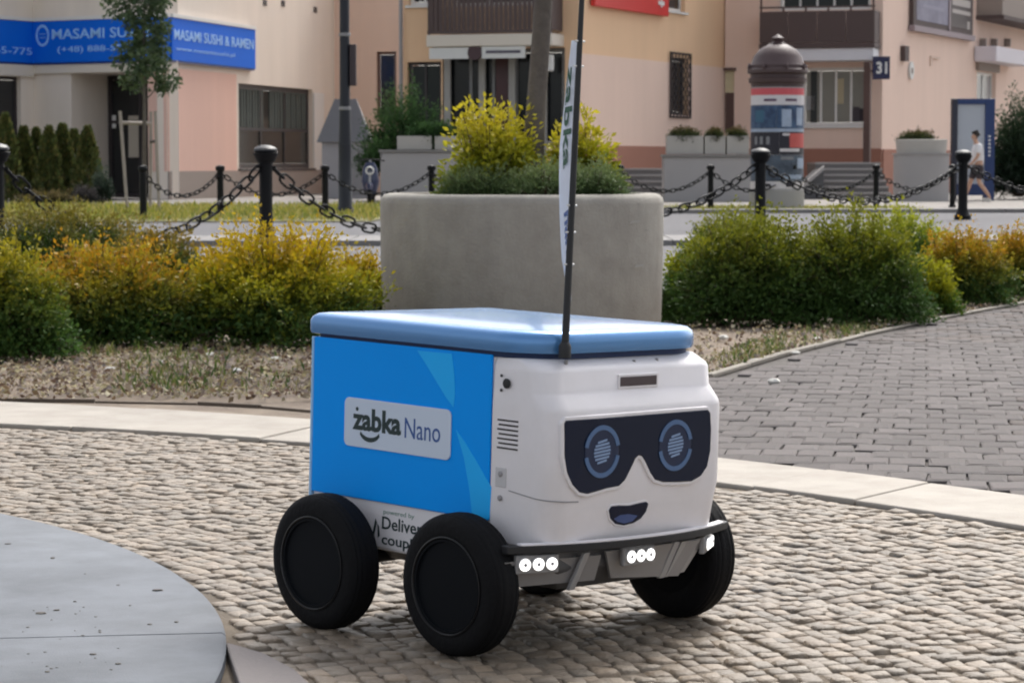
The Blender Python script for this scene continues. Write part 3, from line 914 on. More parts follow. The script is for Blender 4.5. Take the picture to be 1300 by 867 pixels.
# ------------------------------------------------------------------ foliage helpers
M_leaf = mat('leaf', (1, 1, 1), 0.55, attr='Col', trans=0.28, spec=0.35)
M_leafd = mat('leaf_dull', (1, 1, 1), 0.8, attr='Col', trans=0.15, spec=0.2)
M_stem = mat('stem_brown', (0.09, 0.06, 0.04), 0.85)
M_bark = mat('bark', (0.135, 0.115, 0.10), 0.9, var=0.35, scale=14, bump=0.8, bscale=40, col2=(0.10, 0.085, 0.075))

def leaf_arrays(pos, direc, size, width, rg, droop=0.2):
    """pos, direc (n,3); size (n,) -> verts, tris (two per leaf, folded along the midrib)"""
    n = len(pos)
    d = direc / (np.linalg.norm(direc, axis=1, keepdims=True) + 1e-9)
    r = rg.normal(size=(n, 3))
    s = np.cross(d, r); s /= (np.linalg.norm(s, axis=1, keepdims=True) + 1e-9)
    nn = np.cross(s, d)
    L = size[:, None]; W = (size * width)[:, None]
    base = pos; tip = pos + d * L - np.array([0, 0, 1.0]) * L * droop * 0.3
    mid = pos + d * L * 0.45
    a = mid + s * W * 0.5 + nn * W * 0.22; b = mid - s * W * 0.5 + nn * W * 0.22
    V = np.stack([base, a, tip, b], 1).reshape(-1, 3)
    i = np.arange(n)[:, None] * 4
    T = np.concatenate([i + np.array([[0, 1, 2]]), i + np.array([[0, 2, 3]])], 1).reshape(-1, 3)
    return V, T

def build_leaves(name, pos, direc, size, width, cols, parent, rg, m=None, kind=None):
    V, T = leaf_arrays(pos, direc, size, width, rg)
    return mesh_np(name, V, T, m or M_leaf, parent, np.repeat(cols, 2, axis=0), kind=kind)

GREEN = np.array([0.065, 0.135, 0.022]); DGREEN = np.array([0.055, 0.115, 0.026]); YEL = np.array([0.62, 0.42, 0.012]); YG = np.array([0.32, 0.32, 0.015]); ORA = np.array([0.54, 0.27, 0.014])

def shrub(name, c, rx, ry, h, label, cat, group, seed, pal, nshoot=300, nleaf=34, lsize=0.034, lw=0.42, tipf=0.55, lobes=6, up=0.55, mid=None, low=-0.05, stems=True):
    """a rounded shrub of leafy shoots; pal = (inner, middle, tip) leaf colours"""
    rg = np.random.default_rng(seed)
    root = thing(name, c, label, cat, group)
    c = np.array(c)
    ph = rg.uniform(0, 2 * math.pi, (lobes, 2)); am = rg.uniform(0.03, 0.11, lobes); fr = rg.integers(2, 9, (lobes, 2))
    P = []; D = []; S = []; CC = []; st = MB()
    for k in range(nshoot):
        az = rg.uniform(0, 2 * math.pi); el = math.asin(min(1, max(low, rg.uniform(low, 1.0)))) 
        dv = np.array([math.cos(az) * math.cos(el), math.sin(az) * math.cos(el), math.sin(el)])
        bump = 1 + sum(am[i] * math.sin(fr[i, 0] * az + ph[i, 0]) * math.cos(fr[i, 1] * el + ph[i, 1]) for i in range(lobes))
        ln = bump * rg.uniform(0.74, 1.03) + (rg.uniform(0.03, 0.08) if rg.random() < 0.06 else 0)
        end = dv * np.array([rx, ry, h]) * ln
        b0 = np.array([end[0] * 0.25, end[1] * 0.25, 0.02])
        ts = np.linspace(0.30, 1.0, nleaf) ** 0.8 + rg.uniform(-.02, .02, nleaf)
        bend = np.array([0, 0, 1.0]) * h * 0.18 * (1 - abs(el) / 1.6)
        pts = b0 + (end - b0) * ts[:, None] + bend * (4 * ts * (1 - ts))[:, None] * 0.6
        pts[:, 2] = np.maximum(pts[:, 2], 0.015)
        side = rg.normal(size=(nleaf, 3))
        dd = dv * 0.7 + side * 0.75 + np.array([0, 0, up])
        P.append(pts + side * lsize * 0.35); D.append(dd); S.append(lsize * rg.uniform(0.6, 1.25, nleaf) * (1.1 - 0.35 * ts))
        tone = rg.uniform(0.75, 1.25, nleaf)[:, None]
        hh = np.clip(pts[:, 2] / h, 0, 1.1)
        # young growth at the shoot ends, more of it on the upper shoots
        f = np.clip((ts - 0.95 * (1 - tipf)) / (tipf * 0.8), 0, 1) * np.clip((hh - 0.22) / 0.48, 0, 1)
        f = np.clip(f + rg.normal(0, 0.10, nleaf), 0, 1)[:, None]
        sh = rg.uniform(0, 1)
        tip0 = pal[3] if len(pal) > 3 and rg.random() < 0.42 else pal[2]
        tipc = tip0 * (0.6 + 0.4 * sh) + pal[1] * (0.4 - 0.4 * sh)
        cc = np.where(f < 0.5, pal[0] + (pal[1] - pal[0]) * f * 2, pal[1] + (tipc - pal[1]) * (f - 0.5) * 2)
        CC.append(cc * tone)
        if stems and k % 3 == 0:
            st.tube([c + b0 * 0.6, c + b0 + (end - b0) * 0.5 + bend * 0.6, c + b0 + (end - b0) * 0.9], [0.006, 0.004, 0.0015], 4)
    P = np.concatenate(P) + c; 
    build_leaves('foliage', P, np.concatenate(D), np.concatenate(S), lw, np.clip(np.concatenate(CC), 0, 1), root, rg)
    if stems and st.v: st.build('stems', M_stem, root)
    return root

def px_shrub(px0, px1, ytop, ybase, label, seed, pal, group, depth=0.85, cat='shrub', name='spirea_shrub', **kw):
    Y = CAMH * FPX / (ybase - HOR)
    s = FPX / Y
    rx = (px1 - px0) / s / 2 * 1.03
    Yc = Y + rx * depth * 0.6
    h = CAMH - (ytop - HOR) / (FPX / Yc)
    x = gx((px0 + px1) / 2, Yc)
    kw['nshoot'] = int(kw.get('nshoot', 300) * 1.75); kw.setdefault('lsize', 0.040); kw.setdefault('lw', 0.55); kw.setdefault('up', 0.3)
    return shrub(name, (x, Yc, 0), rx, rx * depth, h * 1.0, label, cat, group, seed, pal, **kw)

YO = (DGREEN, YG, YEL, np.array([.50, .30, .014])); OR = (DGREEN, np.array([0.22, 0.21, 0.02]), ORA, np.array([.46, .34, .02])); GR = (DGREEN, np.array([.085, .13, .02]), YG * 0.8); GG = (DGREEN, GREEN * 0.9, GREEN * 1.5)
GL = 'shrubs in the left flower bed'; GRR = 'shrubs in the right flower bed'
px_shrub(-80, 100, 296, 458, 'low yellow-green shrub at the left edge of the photo, front of the left bed', 11, (DGREEN * 1.2, np.array([.13, .17, .02]), np.array([.40, .33, .015])), GL, nshoot=300)
px_shrub(10, 268, 300, 440, 'orange-tipped spirea shrub in the left bed, left of the yellow one', 12, OR, GL, nshoot=520, tipf=0.6)
px_shrub(205, 490, 280, 440, 'large yellow-topped spirea shrub in the left bed beside the robot', 13, YO, GL, nshoot=600, tipf=0.62)
px_shrub(405, 505, 318, 418, 'small yellow shrub against the left side of the round concrete planter', 14, YO, GL, nshoot=260)
px_shrub(-60, 215, 254, 352, 'tall olive-green shrub at the back of the left bed, left edge', 15, (DGREEN, np.array([.09, .11, .02]), np.array([.22, .17, .02])), GL, nshoot=520)
px_shrub(110, 290, 288, 372, 'olive shrub at the back of the left bed, under the sagging chain', 16, (DGREEN, np.array([.10, .12, .02]), np.array([.28, .18, .02])), GL, nshoot=300)
px_shrub(832, 950, 305, 408, 'small yellow-green shrub touching the right side of the round concrete planter', 21, (DGREEN, GREEN * 1.2, YG * 1.1), GRR, nshoot=300)
px_shrub(850, 1055, 264, 412, 'dark green rounded shrub in the right bed, nearest the concrete planter', 22, GR, GRR, nshoot=560, tipf=0.45)
px_shrub(980, 1185, 264, 412, 'dense green shrub in the middle of the right bed', 23, GR, GRR, nshoot=580, tipf=0.5)
px_shrub(1070, 1215, 259, 370, 'bright yellow-green shrub at the back of the right bed', 24, (DGREEN, GREEN * 1.4, YG * 1.4), GRR, nshoot=360)
px_shrub(1118, 1218, 325, 400, 'low yellow-leaved shrub at the front corner of the right bed', 25, (GREEN, YG, YG * 1.1), GRR, nshoot=240)
px_shrub(1150, 1290, 288, 388, 'orange-leaved shrub in the right bed beside the paving', 26, OR, GRR, nshoot=360, tipf=0.75)
px_shrub(1240, 1350, 286, 378, 'orange and green shrub cut off by the right edge of the photo', 27, OR, GRR, nshoot=300, tipf=0.7)
px_shrub(860, 1010, 262, 345, 'shaded green shrub behind the dark rounded one in the right bed', 28, GR, GRR, nshoot=320)

# dead leaves, chips and clods on the soil
def litter(name, region, n, smin, smax, cols, seed, z=0.004, dome=False):
    rg = np.random.default_rng(seed)
    P = []
    while len(P) < n:
        q = region(rg)
        if q is not None: P.append((q[0], q[1], z + rg.uniform(0, 0.016)))
    P = np.array(P)
    D = rg.normal(size=(n, 3)) * np.array([1, 1, 0.35])
    S = rg.uniform(smin, smax, n)
    C = np.array(cols)[rg.integers(0, len(cols), n)] * rg.uniform(0.6, 1.3, (n, 1))
    o = build_leaves(name, P, D, S, 0.65, C, None, rg, M_leafd, kind='stuff')
    return o
def reg_left(rg):
    px = rg.uniform(-260, 760); py = rg.uniform(432, 506 if px < 480 else 480)
    q = gnd(px, py); return (q.x, q.y)
def reg_right(rg):
    px = rg.uniform(860, 1320); t = rg.random() ** 1.4
    yb = np.interp(px, [860, 905, 1000, 1100, 1200, 1300], [492, 476, 448, 423, 401, 384])
    q = gnd(px, yb - 1 - t * np.interp(px, [860, 1000, 1200, 1320], [75, 48, 22, 14])); return (q.x, q.y)
LIT = [(0.44, 0.38, 0.22), (0.28, 0.20, 0.12), (0.50, 0.45, 0.32), (0.18, 0.12, 0.09), (0.40, 0.33, 0.24), (0.26, 0.22, 0.20)]
tag(litter('leaf_litter', reg_left, 13000, 0.010, 0.040, LIT, 31), 'dry brown leaf litter on the soil in front of the left shrubs', 'leaf litter')
tag(litter('leaf_litter', reg_right, 2600, 0.012, 0.04, LIT, 32), 'dry leaf litter and chips on the soil beside the clinker paving', 'leaf litter')
def reg_weed(rg):
    px = rg.choice([rg.normal(225, 45), rg.normal(60, 70), rg.uniform(-40, 400)]); py = rg.uniform(440, 500) if px > 150 else rg.uniform(432, 455)
    q = gnd(px, py); return (q.x, q.y)
def reg_weed2(rg):
    px = rg.choice([rg.normal(965, 26), rg.normal(1085, 16), rg.uniform(890, 1290), rg.normal(1160, 25)])
    yb = np.interp(px, [860, 905, 1000, 1100, 1200, 1300], [492, 476, 448, 423, 401, 384])
    q = gnd(px, yb - rg.uniform(1, 26)); return (q.x, q.y)
def grass(name, region, n, h, cols, seed, label):
    rg = np.random.default_rng(seed)
    P = np.array([(*region(rg), -0.01) for _ in range(n)])
    D = rg.normal(size=(n, 3)) * np.array([0.45, 0.45, 0.1]) + np.array([0, 0, 1.0])
    S = h * rg.uniform(0.35, 1.2, n)
    C = np.array(cols)[rg.integers(0, len(cols), n)] * rg.uniform(0.7, 1.3, (n, 1))
    o = build_leaves(name, P, D, S, 0.16, C, None, rg, M_leaf, kind='stuff')
    return tag(o, label, 'grass')
WG = [(0.10, 0.15, 0.03), (0.16, 0.19, 0.05), (0.22, 0.20, 0.08), (0.07, 0.12, 0.03)]
grass('weed_cover', reg_weed, 1500, 0.07, WG, 41, 'sparse weeds sprouting from the dry soil in front of the left shrubs')
grass('weed_cover', reg_weed2, 1700, 0.06, WG, 42, 'sparse weeds along the edging between right bed and paving')
def reg_v1(rg):
    x = rg.uniform(-14, -2.4); return (x, rg.uniform(43.6 + (x + 30) * 0.03, 59.5))
def reg_v2(rg): return (rg.uniform(3.2, 8.6), rg.uniform(53.2, 57.8))
FG = [(0.24, 0.26, 0.04), (0.36, 0.33, 0.06), (0.42, 0.35, 0.10), (0.17, 0.21, 0.04)]
grass('verge_grass', reg_v1, 14000, 0.17, FG, 43, 'yellowish grass verge in front of the restaurant building')
grass('verge_grass', reg_v2, 3000, 0.12, FG, 44, 'thin dry grass beside the advertising column')
# white pebbles scattered on the soil
pm = []
for i, (px, py) in enumerate(((268, 452), (205, 462), (958, 459), (1010, 449), (918, 430), (983, 487), (1037, 432), (300, 472), (140, 470), (350, 458))):
    q = gnd(px, py); r = np.random.default_rng(i)
    s = 0.022 + 0.012 * r.random()
    m = MB().lathe([(0.0, -0.3 * s), (0.8 * s, -0.1 * s), (s, 0.25 * s), (0.6 * s, 0.6 * s), (0.0, 0.68 * s)], 7, (0, 0, 0), a0=r.random())
    m.v = [(x * (1 + 0.25 * math.sin(5 * y / s)), y * 0.8, z) for x, y, z in m.v]
    where = ['in front of the yellow-topped spirea', 'left of the pebble near the yellow-topped spirea', 'at the right bed edging', 'beside the second weed clump of the right bed', 'under the dark shrub right of the robot', 'lying alone on the clinker paving', 'beneath the middle green shrub', 'near the dark edging board', 'in the litter at far left', 'in the litter just left of the robot'][i]
    o = m.build('pebble', mat('pebble_white', (0.62, 0.60, 0.56), 0.8, var=0.1), smooth=True)
    o.location = (q.x, q.y, 0.0 if i != 5 else 0.004)
    tag(o, 'small whitish stone ' + where, 'stone', 'whitish stones scattered about')
# crumbs lying on the granite disc
cr = MB()
rg = np.random.default_rng(5)
crumbs = [(10, 690, 8), (67, 708, 12), (224, 789, 9), (200, 749, 14), (52, 778, 14), (72, 774, 10), (95, 763, 7), (118, 830, 10), (60, 852, 8), (150, 842, 9), (190, 792, 8), (165, 768, 6), (150, 742, 5), (108, 728, 5)]
for (px, py, w) in crumbs + [(rg.uniform(0, 150), rg.uniform(770, 850), rg.uniform(2, 5)) for _ in range(30)]:
    q = gnd(px, py, 0.031); s = w / 1300 * 1.1
    k0 = len(cr.v); cr.lathe([(s, 0.0), (s * 0.8, 0.25 * s), (0.0, 0.35 * s)], 6, (0, 0, 0), a0=rg.random() * 3); aa = rg.uniform(0.5, 1.5); cr.v[k0:] = [(q.x + x * aa, q.y + y * rg.uniform(0.7, 1.1), 0.0305 + z) for x, y, z in cr.v[k0:]]
tag(cr.build('grit_crumbs', M_grit), 'dark crumbs of dirt scattered over the grey granite disc', 'grit', kind='stuff')

# ------------------------------------------------------------------ round concrete planter with tree and shrubs
M_conc = mat('planter_concrete', (0.345, 0.325, 0.29), 0.9, var=0.26, scale=6, stretch=0.25, bump=0.35, bscale=60, col2=(0.29, 0.27, 0.24))
PY = 15.7
pX0 = gx(662.5, PY)
pr = 0.855
planter = thing('round_planter', (pX0, PY, 0), 'large round grey concrete planter holding a tree, behind the robot', 'planter')
ph = 0.828
MB().lathe([(pr - 0.035, -0.02), (pr - 0.015, 0.02), (pr - 0.004, 0.4), (pr, ph - 0.06), (pr - 0.006, ph - 0.028), (pr - 0.024, ph - 0.008), (pr - 0.05, ph), (pr - 0.11, ph), (pr - 0.12, ph - 0.015), (pr - 0.125, ph - 0.10), (0, ph - 0.10)],
           96, (pX0, PY, 0)).build('drum', M_conc, planter, smooth=True)
MB().lathe([(pr - 0.13, ph - 0.099), (pr - 0.13, ph - 0.085), (0.3, ph - 0.06), (0, ph - 0.05)], 48, (pX0, PY, 0)).build('soil', M_soil, planter, smooth=True)
for px, py in ((800, 277), (806, 331)):
    P0 = atY(px, py, PY)
    a = math.asin(max(-1, min(1, (P0.x - pX0) / pr)))
    cpt = Vector((pX0 + (pr + 0.0005) * math.sin(a), PY - (pr + 0.0005) * math.cos(a), P0.z - 0.01))
    e = Vector((math.cos(a), math.sin(a), 0))
    MB().prism([cpt - e * .055 - pZ * .012, cpt + e * .045 - pZ * .004, cpt + e * .055 + pZ * .008, cpt - e * .03 + pZ * .006], (0, -0.0012, 0)).build('scuff', mat('scuff_pale', (0.36, 0.345, 0.32), 0.9), planter)

def crown_leaves(root, centers, rad, n, lsize, pal, seed, lw=0.6):
    rg = np.random.default_rng(seed)
    P = []; D = []
    cc = np.array([tuple(c) for c in centers])
    idx = rg.integers(0, len(cc), n)
    off = rg.normal(size=(n, 3)); off /= np.linalg.norm(off, axis=1, keepdims=True)
    off *= (rg.random(n) ** 0.45)[:, None] * rad
    P = cc[idx] + off
    D = off / rad + rg.normal(size=(n, 3)) * 0.7 + np.array([0, 0, -0.15])
    C = np.array(pal)[rg.integers(0, len(pal), n)] * rg.uniform(0.7, 1.3, (n, 1))
    return build_leaves('crown', P, D, lsize * rg.uniform(0.6, 1.3, n), lw, C, root, rg)

def tree(name, base, top, r0, r1, label, n_limb, limb_len, leaf_n, leaf_size, pal, seed, crown_from=0.45, rad=0.35, flare=1.25, m=None, cat='tree', group=None, limb_up=0.6):
    rg = np.random.default_rng(seed)
    root = thing(name, base, label, cat, group)
    b = Vector(base); t = Vector(top)
    path = []; rr = []
    for i in range(13):
        s = i / 12
        q = b + (t - b) * s
        q += Vector((math.sin(s * 5 + seed), math.cos(s * 4 + seed), 0)) * r0 * 0.12 * s
        path.append(q); rr.append((r0 + (r1 - r0) * s) * (1 + (flare - 1) * max(0, 1 - s * 9)))
    MB().tube(path, rr, 14).build('trunk', m or M_bark, root, smooth=True)
    centers = []
    for k in range(n_limb):
        s = crown_from + (1 - crown_from) * (k + 0.5) / n_limb
        q = b + (t - b) * s
        az = k * 2.399 + rg.uniform(-.3, .3)
        L = limb_len * rg.uniform(0.7, 1.15) * (1.15 - 0.6 * s)
        e = q + Vector((math.cos(az) * L, math.sin(az) * L, L * limb_up * rg.uniform(0.7, 1.3)))
        mid = q * 0.5 + e * 0.5 + Vector((0, 0, L * 0.06))
        MB().tube([q, mid, e], [r1 * 0.75 + 0.004, r1 * 0.45 + 0.003, 0.004], 7).build('limb', m or M_bark, root, smooth=True)
        centers += [mid * 0.4 + e * 0.6, e, e + Vector(tuple(rg.normal(size=3) * rad * 0.5))]
    centers.append(t)
    crown_leaves(root, centers, rad, leaf_n, leaf_size, pal, seed + 1)
    return root
TG = [(0.045, 0.09, 0.02), (0.06, 0.11, 0.03), (0.035, 0.07, 0.018)]
tb = atY(672, 226, PY); tt = atY(688, 0, PY)
tdir = (tt - tb).normalized()
tree('planter_tree', (tb.x, tb.y, ph - 0.08), tuple(tb + tdir * 3.6), 0.064, 0.035, 'grey-brown tree trunk rising from the round concrete planter', 11, 1.25, 6500, 0.085, TG, 51, crown_from=0.62, rad=0.42, flare=1.5)
YL = (np.array([.13, .17, .015]), np.array([.36, .36, .02]), np.array([.60, .50, .03]))
def plant_at(px, py, w, ytop, Y, **kw):
    s = FPX / Y
    q = atY(px, py, Y)
    return shrub(kw.pop('name', 'yellow_shrub'), (q.x, Y, ph - 0.09), w / s / 2, w / s / 2 * 0.8, CAMH - (ytop - HOR) / s - ph + 0.09, kw.pop('label'), kw.pop('cat', 'shrub'), kw.pop('group', None), kw.pop('seed'), kw.pop('pal'), **kw)
plant_at(624, 232, 150, 124, PY - 0.12, label='yellow-green leafy shrub left of the trunk in the concrete planter', seed=61, pal=YL, nshoot=190, nleaf=24, lsize=0.060, lw=0.5, tipf=0.9, group='shrubs in the concrete planter', low=0.02, up=0.15)
plant_at(735, 232, 104, 134, PY + 0.05, label='yellow-green leafy shrub right of the trunk in the concrete planter', seed=62, pal=YL, nshoot=130, nleaf=24, lsize=0.060, lw=0.5, tipf=0.9, group='shrubs in the concrete planter', low=0.05, up=0.15)
JUN = (np.array([.06, .10, .035]), np.array([.11, .165, .06]), np.array([.20, .25, .10]))
for k, (px, w, yt, lab) in enumerate(((608, 116, 200, 'dark green juniper at the left rim of the concrete planter'), (688, 130, 203, 'dark green juniper in front of the trunk in the concrete planter'), (752, 112, 196, 'dark green juniper at the right rim of the concrete planter'))):
    plant_at(px, 240, w, yt, PY - 0.54 + 0.12 * (k != 1), name='juniper', label=lab, seed=70 + k, pal=JUN, nshoot=170, nleaf=42, lsize=0.034, lw=0.28, tipf=0.8, group='junipers in the concrete planter', low=-0.03, up=0.1, cat='juniper')

# ------------------------------------------------------------------ bollards and chains
M_iron = mat('black_iron', (0.006, 0.006, 0.007), 0.55, spec=0.2, var=0.2, scale=10, bump=0.2, bscale=60)
M_irong = mat('grey_iron', (0.03, 0.03, 0.033), 0.5, var=0.2, scale=10)  # paler grey iron, used on the bollard caps only
BSP = [(-3, 29.6, 'black cast-iron bollard cut off by the left edge of the photo'), (338, 33.0, 'stout black cast-iron bollard behind the yellow-topped spirea, left of the planter'),
       (651, 36.6, 'black bollard standing hidden behind the round concrete planter'), (965, 40.2, 'black cast-iron bollard in front of the advertising column'),
       (1222, 46.5, 'black cast-iron bollard in front of the walking person'), (1500, 53.0, 'black bollard beyond the right edge of the photo')]
def make_bollard(loc, label):
    b = thing('bollard', loc, label, 'bollard', 'black iron bollards along the street')
    x, y, _ = loc
    MB().lathe([(0.15, -0.03), (0.15, 0.05), (0.115, 0.09), (0.10, 0.14), (0.085, 0.20), (0.083, 0.95), (0.088, 1.0)], 24, (x, y, 0)).build('post', M_iron, b, smooth=True)
    MB().lathe([(0.088, 1.0), (0.115, 1.02), (0.125, 1.045), (0.155, 1.10), (0.160, 1.125), (0.13, 1.14)], 24, (x, y, 0)).build('collar', M_iron, b, smooth=True)
    MB().lathe([(0.128, 1.1405), (0.150, 1.152), (0.145, 1.178), (0.11, 1.205), (0.05, 1.222), (0.0, 1.226)], 24, (x, y, 0)).build('cap', M_irong, b, smooth=True)
    for s in (-1, 1):
        MB().box((x + s * 0.10 - 0.035, y - 0.012, 0.93), (x + s * 0.10 + 0.035, y + 0.012, 0.96)).build('chain_eye', M_iron, b, bevel=0.008)
    return b
def xloc(px, Y): return (gx(px, Y), Y, 0)
b0 = make_bollard(xloc(BSP[0][0], BSP[0][1]), BSP[0][2])
for px, Y, lab in BSP[1:]:
    copy_tree(b0, xloc(px, Y), lab)

def link_mesh(L, W, r, n=14, sg=6):
    pts = []
    for i in range(n):
        a = 2 * math.pi * i / n
        pts.append(Vector(((L / 2 - W / 2) * (1 if math.cos(a) > 0 else -1) * min(1, abs(math.cos(a)) * 3) + W / 2 * math.cos(a), W / 2 * math.sin(a), 0)))
    m = MB(); loops = []
    for i in range(n):
        t = (pts[(i+1) % n] - pts[i-1]).normalized(); u = Vector((0, 0, 1)); w = t.cross(u)
        loops.append([pts[i] + (u * math.cos(2*math.pi*k/sg) + w * math.sin(2*math.pi*k/sg)) * r for k in range(sg)])
    loops.append(loops[0])
    m.loft(loops, cap=False)
    return m
def chain_pts(a, b, sag, pitch):
    a = Vector(a); b = Vector(b)
    N = 200; P = [a + (b - a) * (i / N) - Vector((0, 0, sag * 4 * (i / N) * (1 - i / N))) for i in range(N + 1)]
    out = []; acc = 0
    tot = sum((P[i+1] - P[i]).length for i in range(N)); n = max(2, round(tot / pitch)); step_ = tot / n
    nxt = step_ / 2
    for i in range(N):
        d = (P[i+1] - P[i]); l = d.length
        while acc + l >= nxt and len(out) < n:
            out.append((P[i] + d * ((nxt - acc) / l), d.normalized())); nxt += step_
        acc += l
    return out
lm_ = link_mesh(0.25, 0.125, 0.0165)
link_me = bpy.data.meshes.new('link'); link_me.from_pydata(lm_.v, [], lm_.f); link_me.update(); link_me.materials.append(M_iron)
link_me.polygons.foreach_set('use_smooth', [True] * len(link_me.polygons))
CH = ['heavy black chain sagging left of the stout bollard behind the left bed', 'heavy black chain dropping from the stout bollard towards the planter', 'heavy black chain rising from behind the planter to the bollard by the advertising column',
      'heavy black chain hanging between the two right-hand bollards', 'heavy black chain running off the right edge of the photo']
for k in range(5):
    A = Vector(xloc(BSP[k][0], BSP[k][1])); B = Vector(xloc(BSP[k+1][0], BSP[k+1][1]))
    e = (B - A).normalized()
    A2 = A + e * 0.12 + Vector((0, 0, 0.94)); B2 = B - e * 0.12 + Vector((0, 0, 0.94))
    ct = thing('chain', ((A2 + B2) / 2).to_tuple(), CH[k], 'chain', 'heavy chains between the bollards')
    org = ORG[ct.name]
    for i, (q, d) in enumerate(chain_pts(A2, B2, (0.84, 0.84, 0.70, 0.58, 0.62)[k], 0.205)):
        o = bpy.data.objects.new('link', link_me); COL.objects.link(o); o.parent = ct
        o.location = q - org
        o.rotation_euler = (d.to_track_quat('X', 'Z').to_matrix().to_4x4() @ Matrix.Rotation(R(20 + 90 * (i % 2)), 4, 'X')).to_euler()

# thin chain posts farther back
PST = [(182, 46.0, 'thin black chain post beside the staked young tree'), (280, 47.5, 'thin black chain post left of the stout bollard'), (413, 49.0, 'thin black chain post left of the lamp post'), (548, 50.5, 'thin black chain post just left of the planter shrubs'),
       (668, 52.2, 'thin black chain post hidden behind the planter, near the trunk'), (787, 53.8, 'thin black chain post hidden behind the planter, right of the trunk'),
       (902, 55.0, 'thin black chain post left of the advertising column'), (1006, 55.6, 'thin black chain post before the right side of the advertising column'), (1112, 57.5, 'thin black chain post in front of the shop steps'), (1209, 58.5, 'thin black chain post at the left edge of the poster stand')]
def make_post(loc, label):
    x, y, _ = loc
    b = thing('chain_post', loc, label, 'post', 'thin chain posts at the back of the street')
    MB().lathe([(0.085, -0.03), (0.085, 0.03), (0.062, 0.05), (0.058, 0.84)], 16, (x, y, 0)).build('post', M_iron, b, smooth=True)
    MB().lathe([(0.058, 0.84), (0.085, 0.86), (0.088, 0.90), (0.075, 0.935), (0.0, 0.955)], 16, (x, y, 0)).build('cap', M_iron, b, smooth=True)
    return b
p0 = make_post(xloc(*PST[0][:2]), PST[0][2])
for px, Y, lab in PST[1:]: copy_tree(p0, xloc(px, Y), lab)
sl = link_mesh(0.15, 0.075, 0.013, 10, 5)
TCH = ['by the staked tree', 'behind the stout bollard', 'passing behind the lamp post', 'left behind the planter shrubs', 'hidden behind the planter shrubs', 'right behind the planter', 'in front of the concrete flower boxes', 'crossing the foot of the advertising column', 'in front of the shop steps', ]
for k in range(len(PST) - 1):
    A = Vector(xloc(*PST[k][:2])) + Vector((0, 0, 0.82)); B = Vector(xloc(*PST[k+1][:2])) + Vector((0, 0, 0.82))
    m = MB()
    for i, (q, d) in enumerate(chain_pts(A, B, 0.42, 0.125)):
        mm = d.to_track_quat('X', 'Z').to_matrix().to_4x4() @ Matrix.Rotation(R(20 + 90 * (i % 2)), 4, 'X')
        m.add([q + mm @ Vector(v) for v in sl.v], sl.f)
    if k == len(PST) - 2: TCH[k] = 'between the shop steps and the poster stand'
    if k == len(PST) - 3: TCH[k] = 'right of the advertising column'
    tag(m.build('thin_chain', M_iron, smooth=True), 'thin dark chain between thin posts, ' + TCH[k], 'chain', 'thin chains between the thin posts')

# ------------------------------------------------------------------ facades
class Wall:
    def __init__(s, a, b, depth=0.3):
        s.a = Vector((a[0], a[1], 0)); s.b = Vector((b[0], b[1], 0)); s.e = (s.b - s.a).normalized(); s.n = Vector((s.e.y, -s.e.x, 0)); s.L = (s.b - s.a).length
    def hit(s, px, py):
        d = ray(px, py); t = (s.a - _C).dot(s.n) / d.dot(s.n); q = _C + d * t
        return ((q - s.a).dot(s.e), q.z)
    def rect(s, x0, y0, x1, y1):
        t0, za = s.hit(x0, (y0 + y1) / 2); t1, zb = s.hit(x1, (y0 + y1) / 2)
        xm = (x0 + x1) / 2
        return (t0, s.hit(xm, y1)[1], t1, s.hit(xm, y0)[1])
    def P(s, t, z, out=0.0): return s.a + s.e * t + s.n * out + Vector((0, 0, z))
    def slab(s, m, t0, z0, t1, z1, o0, o1):
        """box from out o0 to o1 (outwards positive)"""
        return m.obox(s.a, s.e, s.n, pZ, (t0, o0, z0), (t1, o1, z1))
    def panel(s, t0, z0, t1, z1, openings, th=0.28):
        """front skin with real openings and their reveals, plus a back skin"""
        m = MB()
        ts = sorted({t0, t1} | {max(t0, min(t1, q)) for o in openings for q in (o[0], o[2])})
        zs = sorted({z0, z1} | {max(z0, min(z1, q)) for o in openings for q in (o[1], o[3])})
        hole = lambda t, z: any(o[0] < t < o[2] and o[1] < z < o[3] for o in openings)
        for i in range(len(ts) - 1):
            for j in range(len(zs) - 1):
                if hole((ts[i] + ts[i+1]) / 2, (zs[j] + zs[j+1]) / 2): continue
                a, b, c, d = ts[i], ts[i+1], zs[j], zs[j+1]
                m.add([s.P(a, c), s.P(b, c), s.P(b, d), s.P(a, d)], [(0, 1, 2, 3)])
                m.add([s.P(a, c, -th), s.P(b, c, -th), s.P(b, d, -th), s.P(a, d, -th)], [(3, 2, 1, 0)])
        for o in openings:
            a, c, b, d = o
            for (p, q) in (((a, c), (b, c)), ((b, c), (b, d)), ((b, d), (a, d)), ((a, d), (a, c))):
                m.add([s.P(*p), s.P(*q), s.P(q[0], q[1], -th), s.P(p[0], p[1], -th)], [(0, 1, 2, 3)])
        for (p, q) in (((t0, z0), (t0, z1)), ((t1, z1), (t1, z0)), ((t0, z1), (t1, z1))):
            m.add([s.P(*p), s.P(*q), s.P(q[0], q[1], -th), s.P(p[0], p[1], -th)], [(0, 1, 2, 3)])
        return m

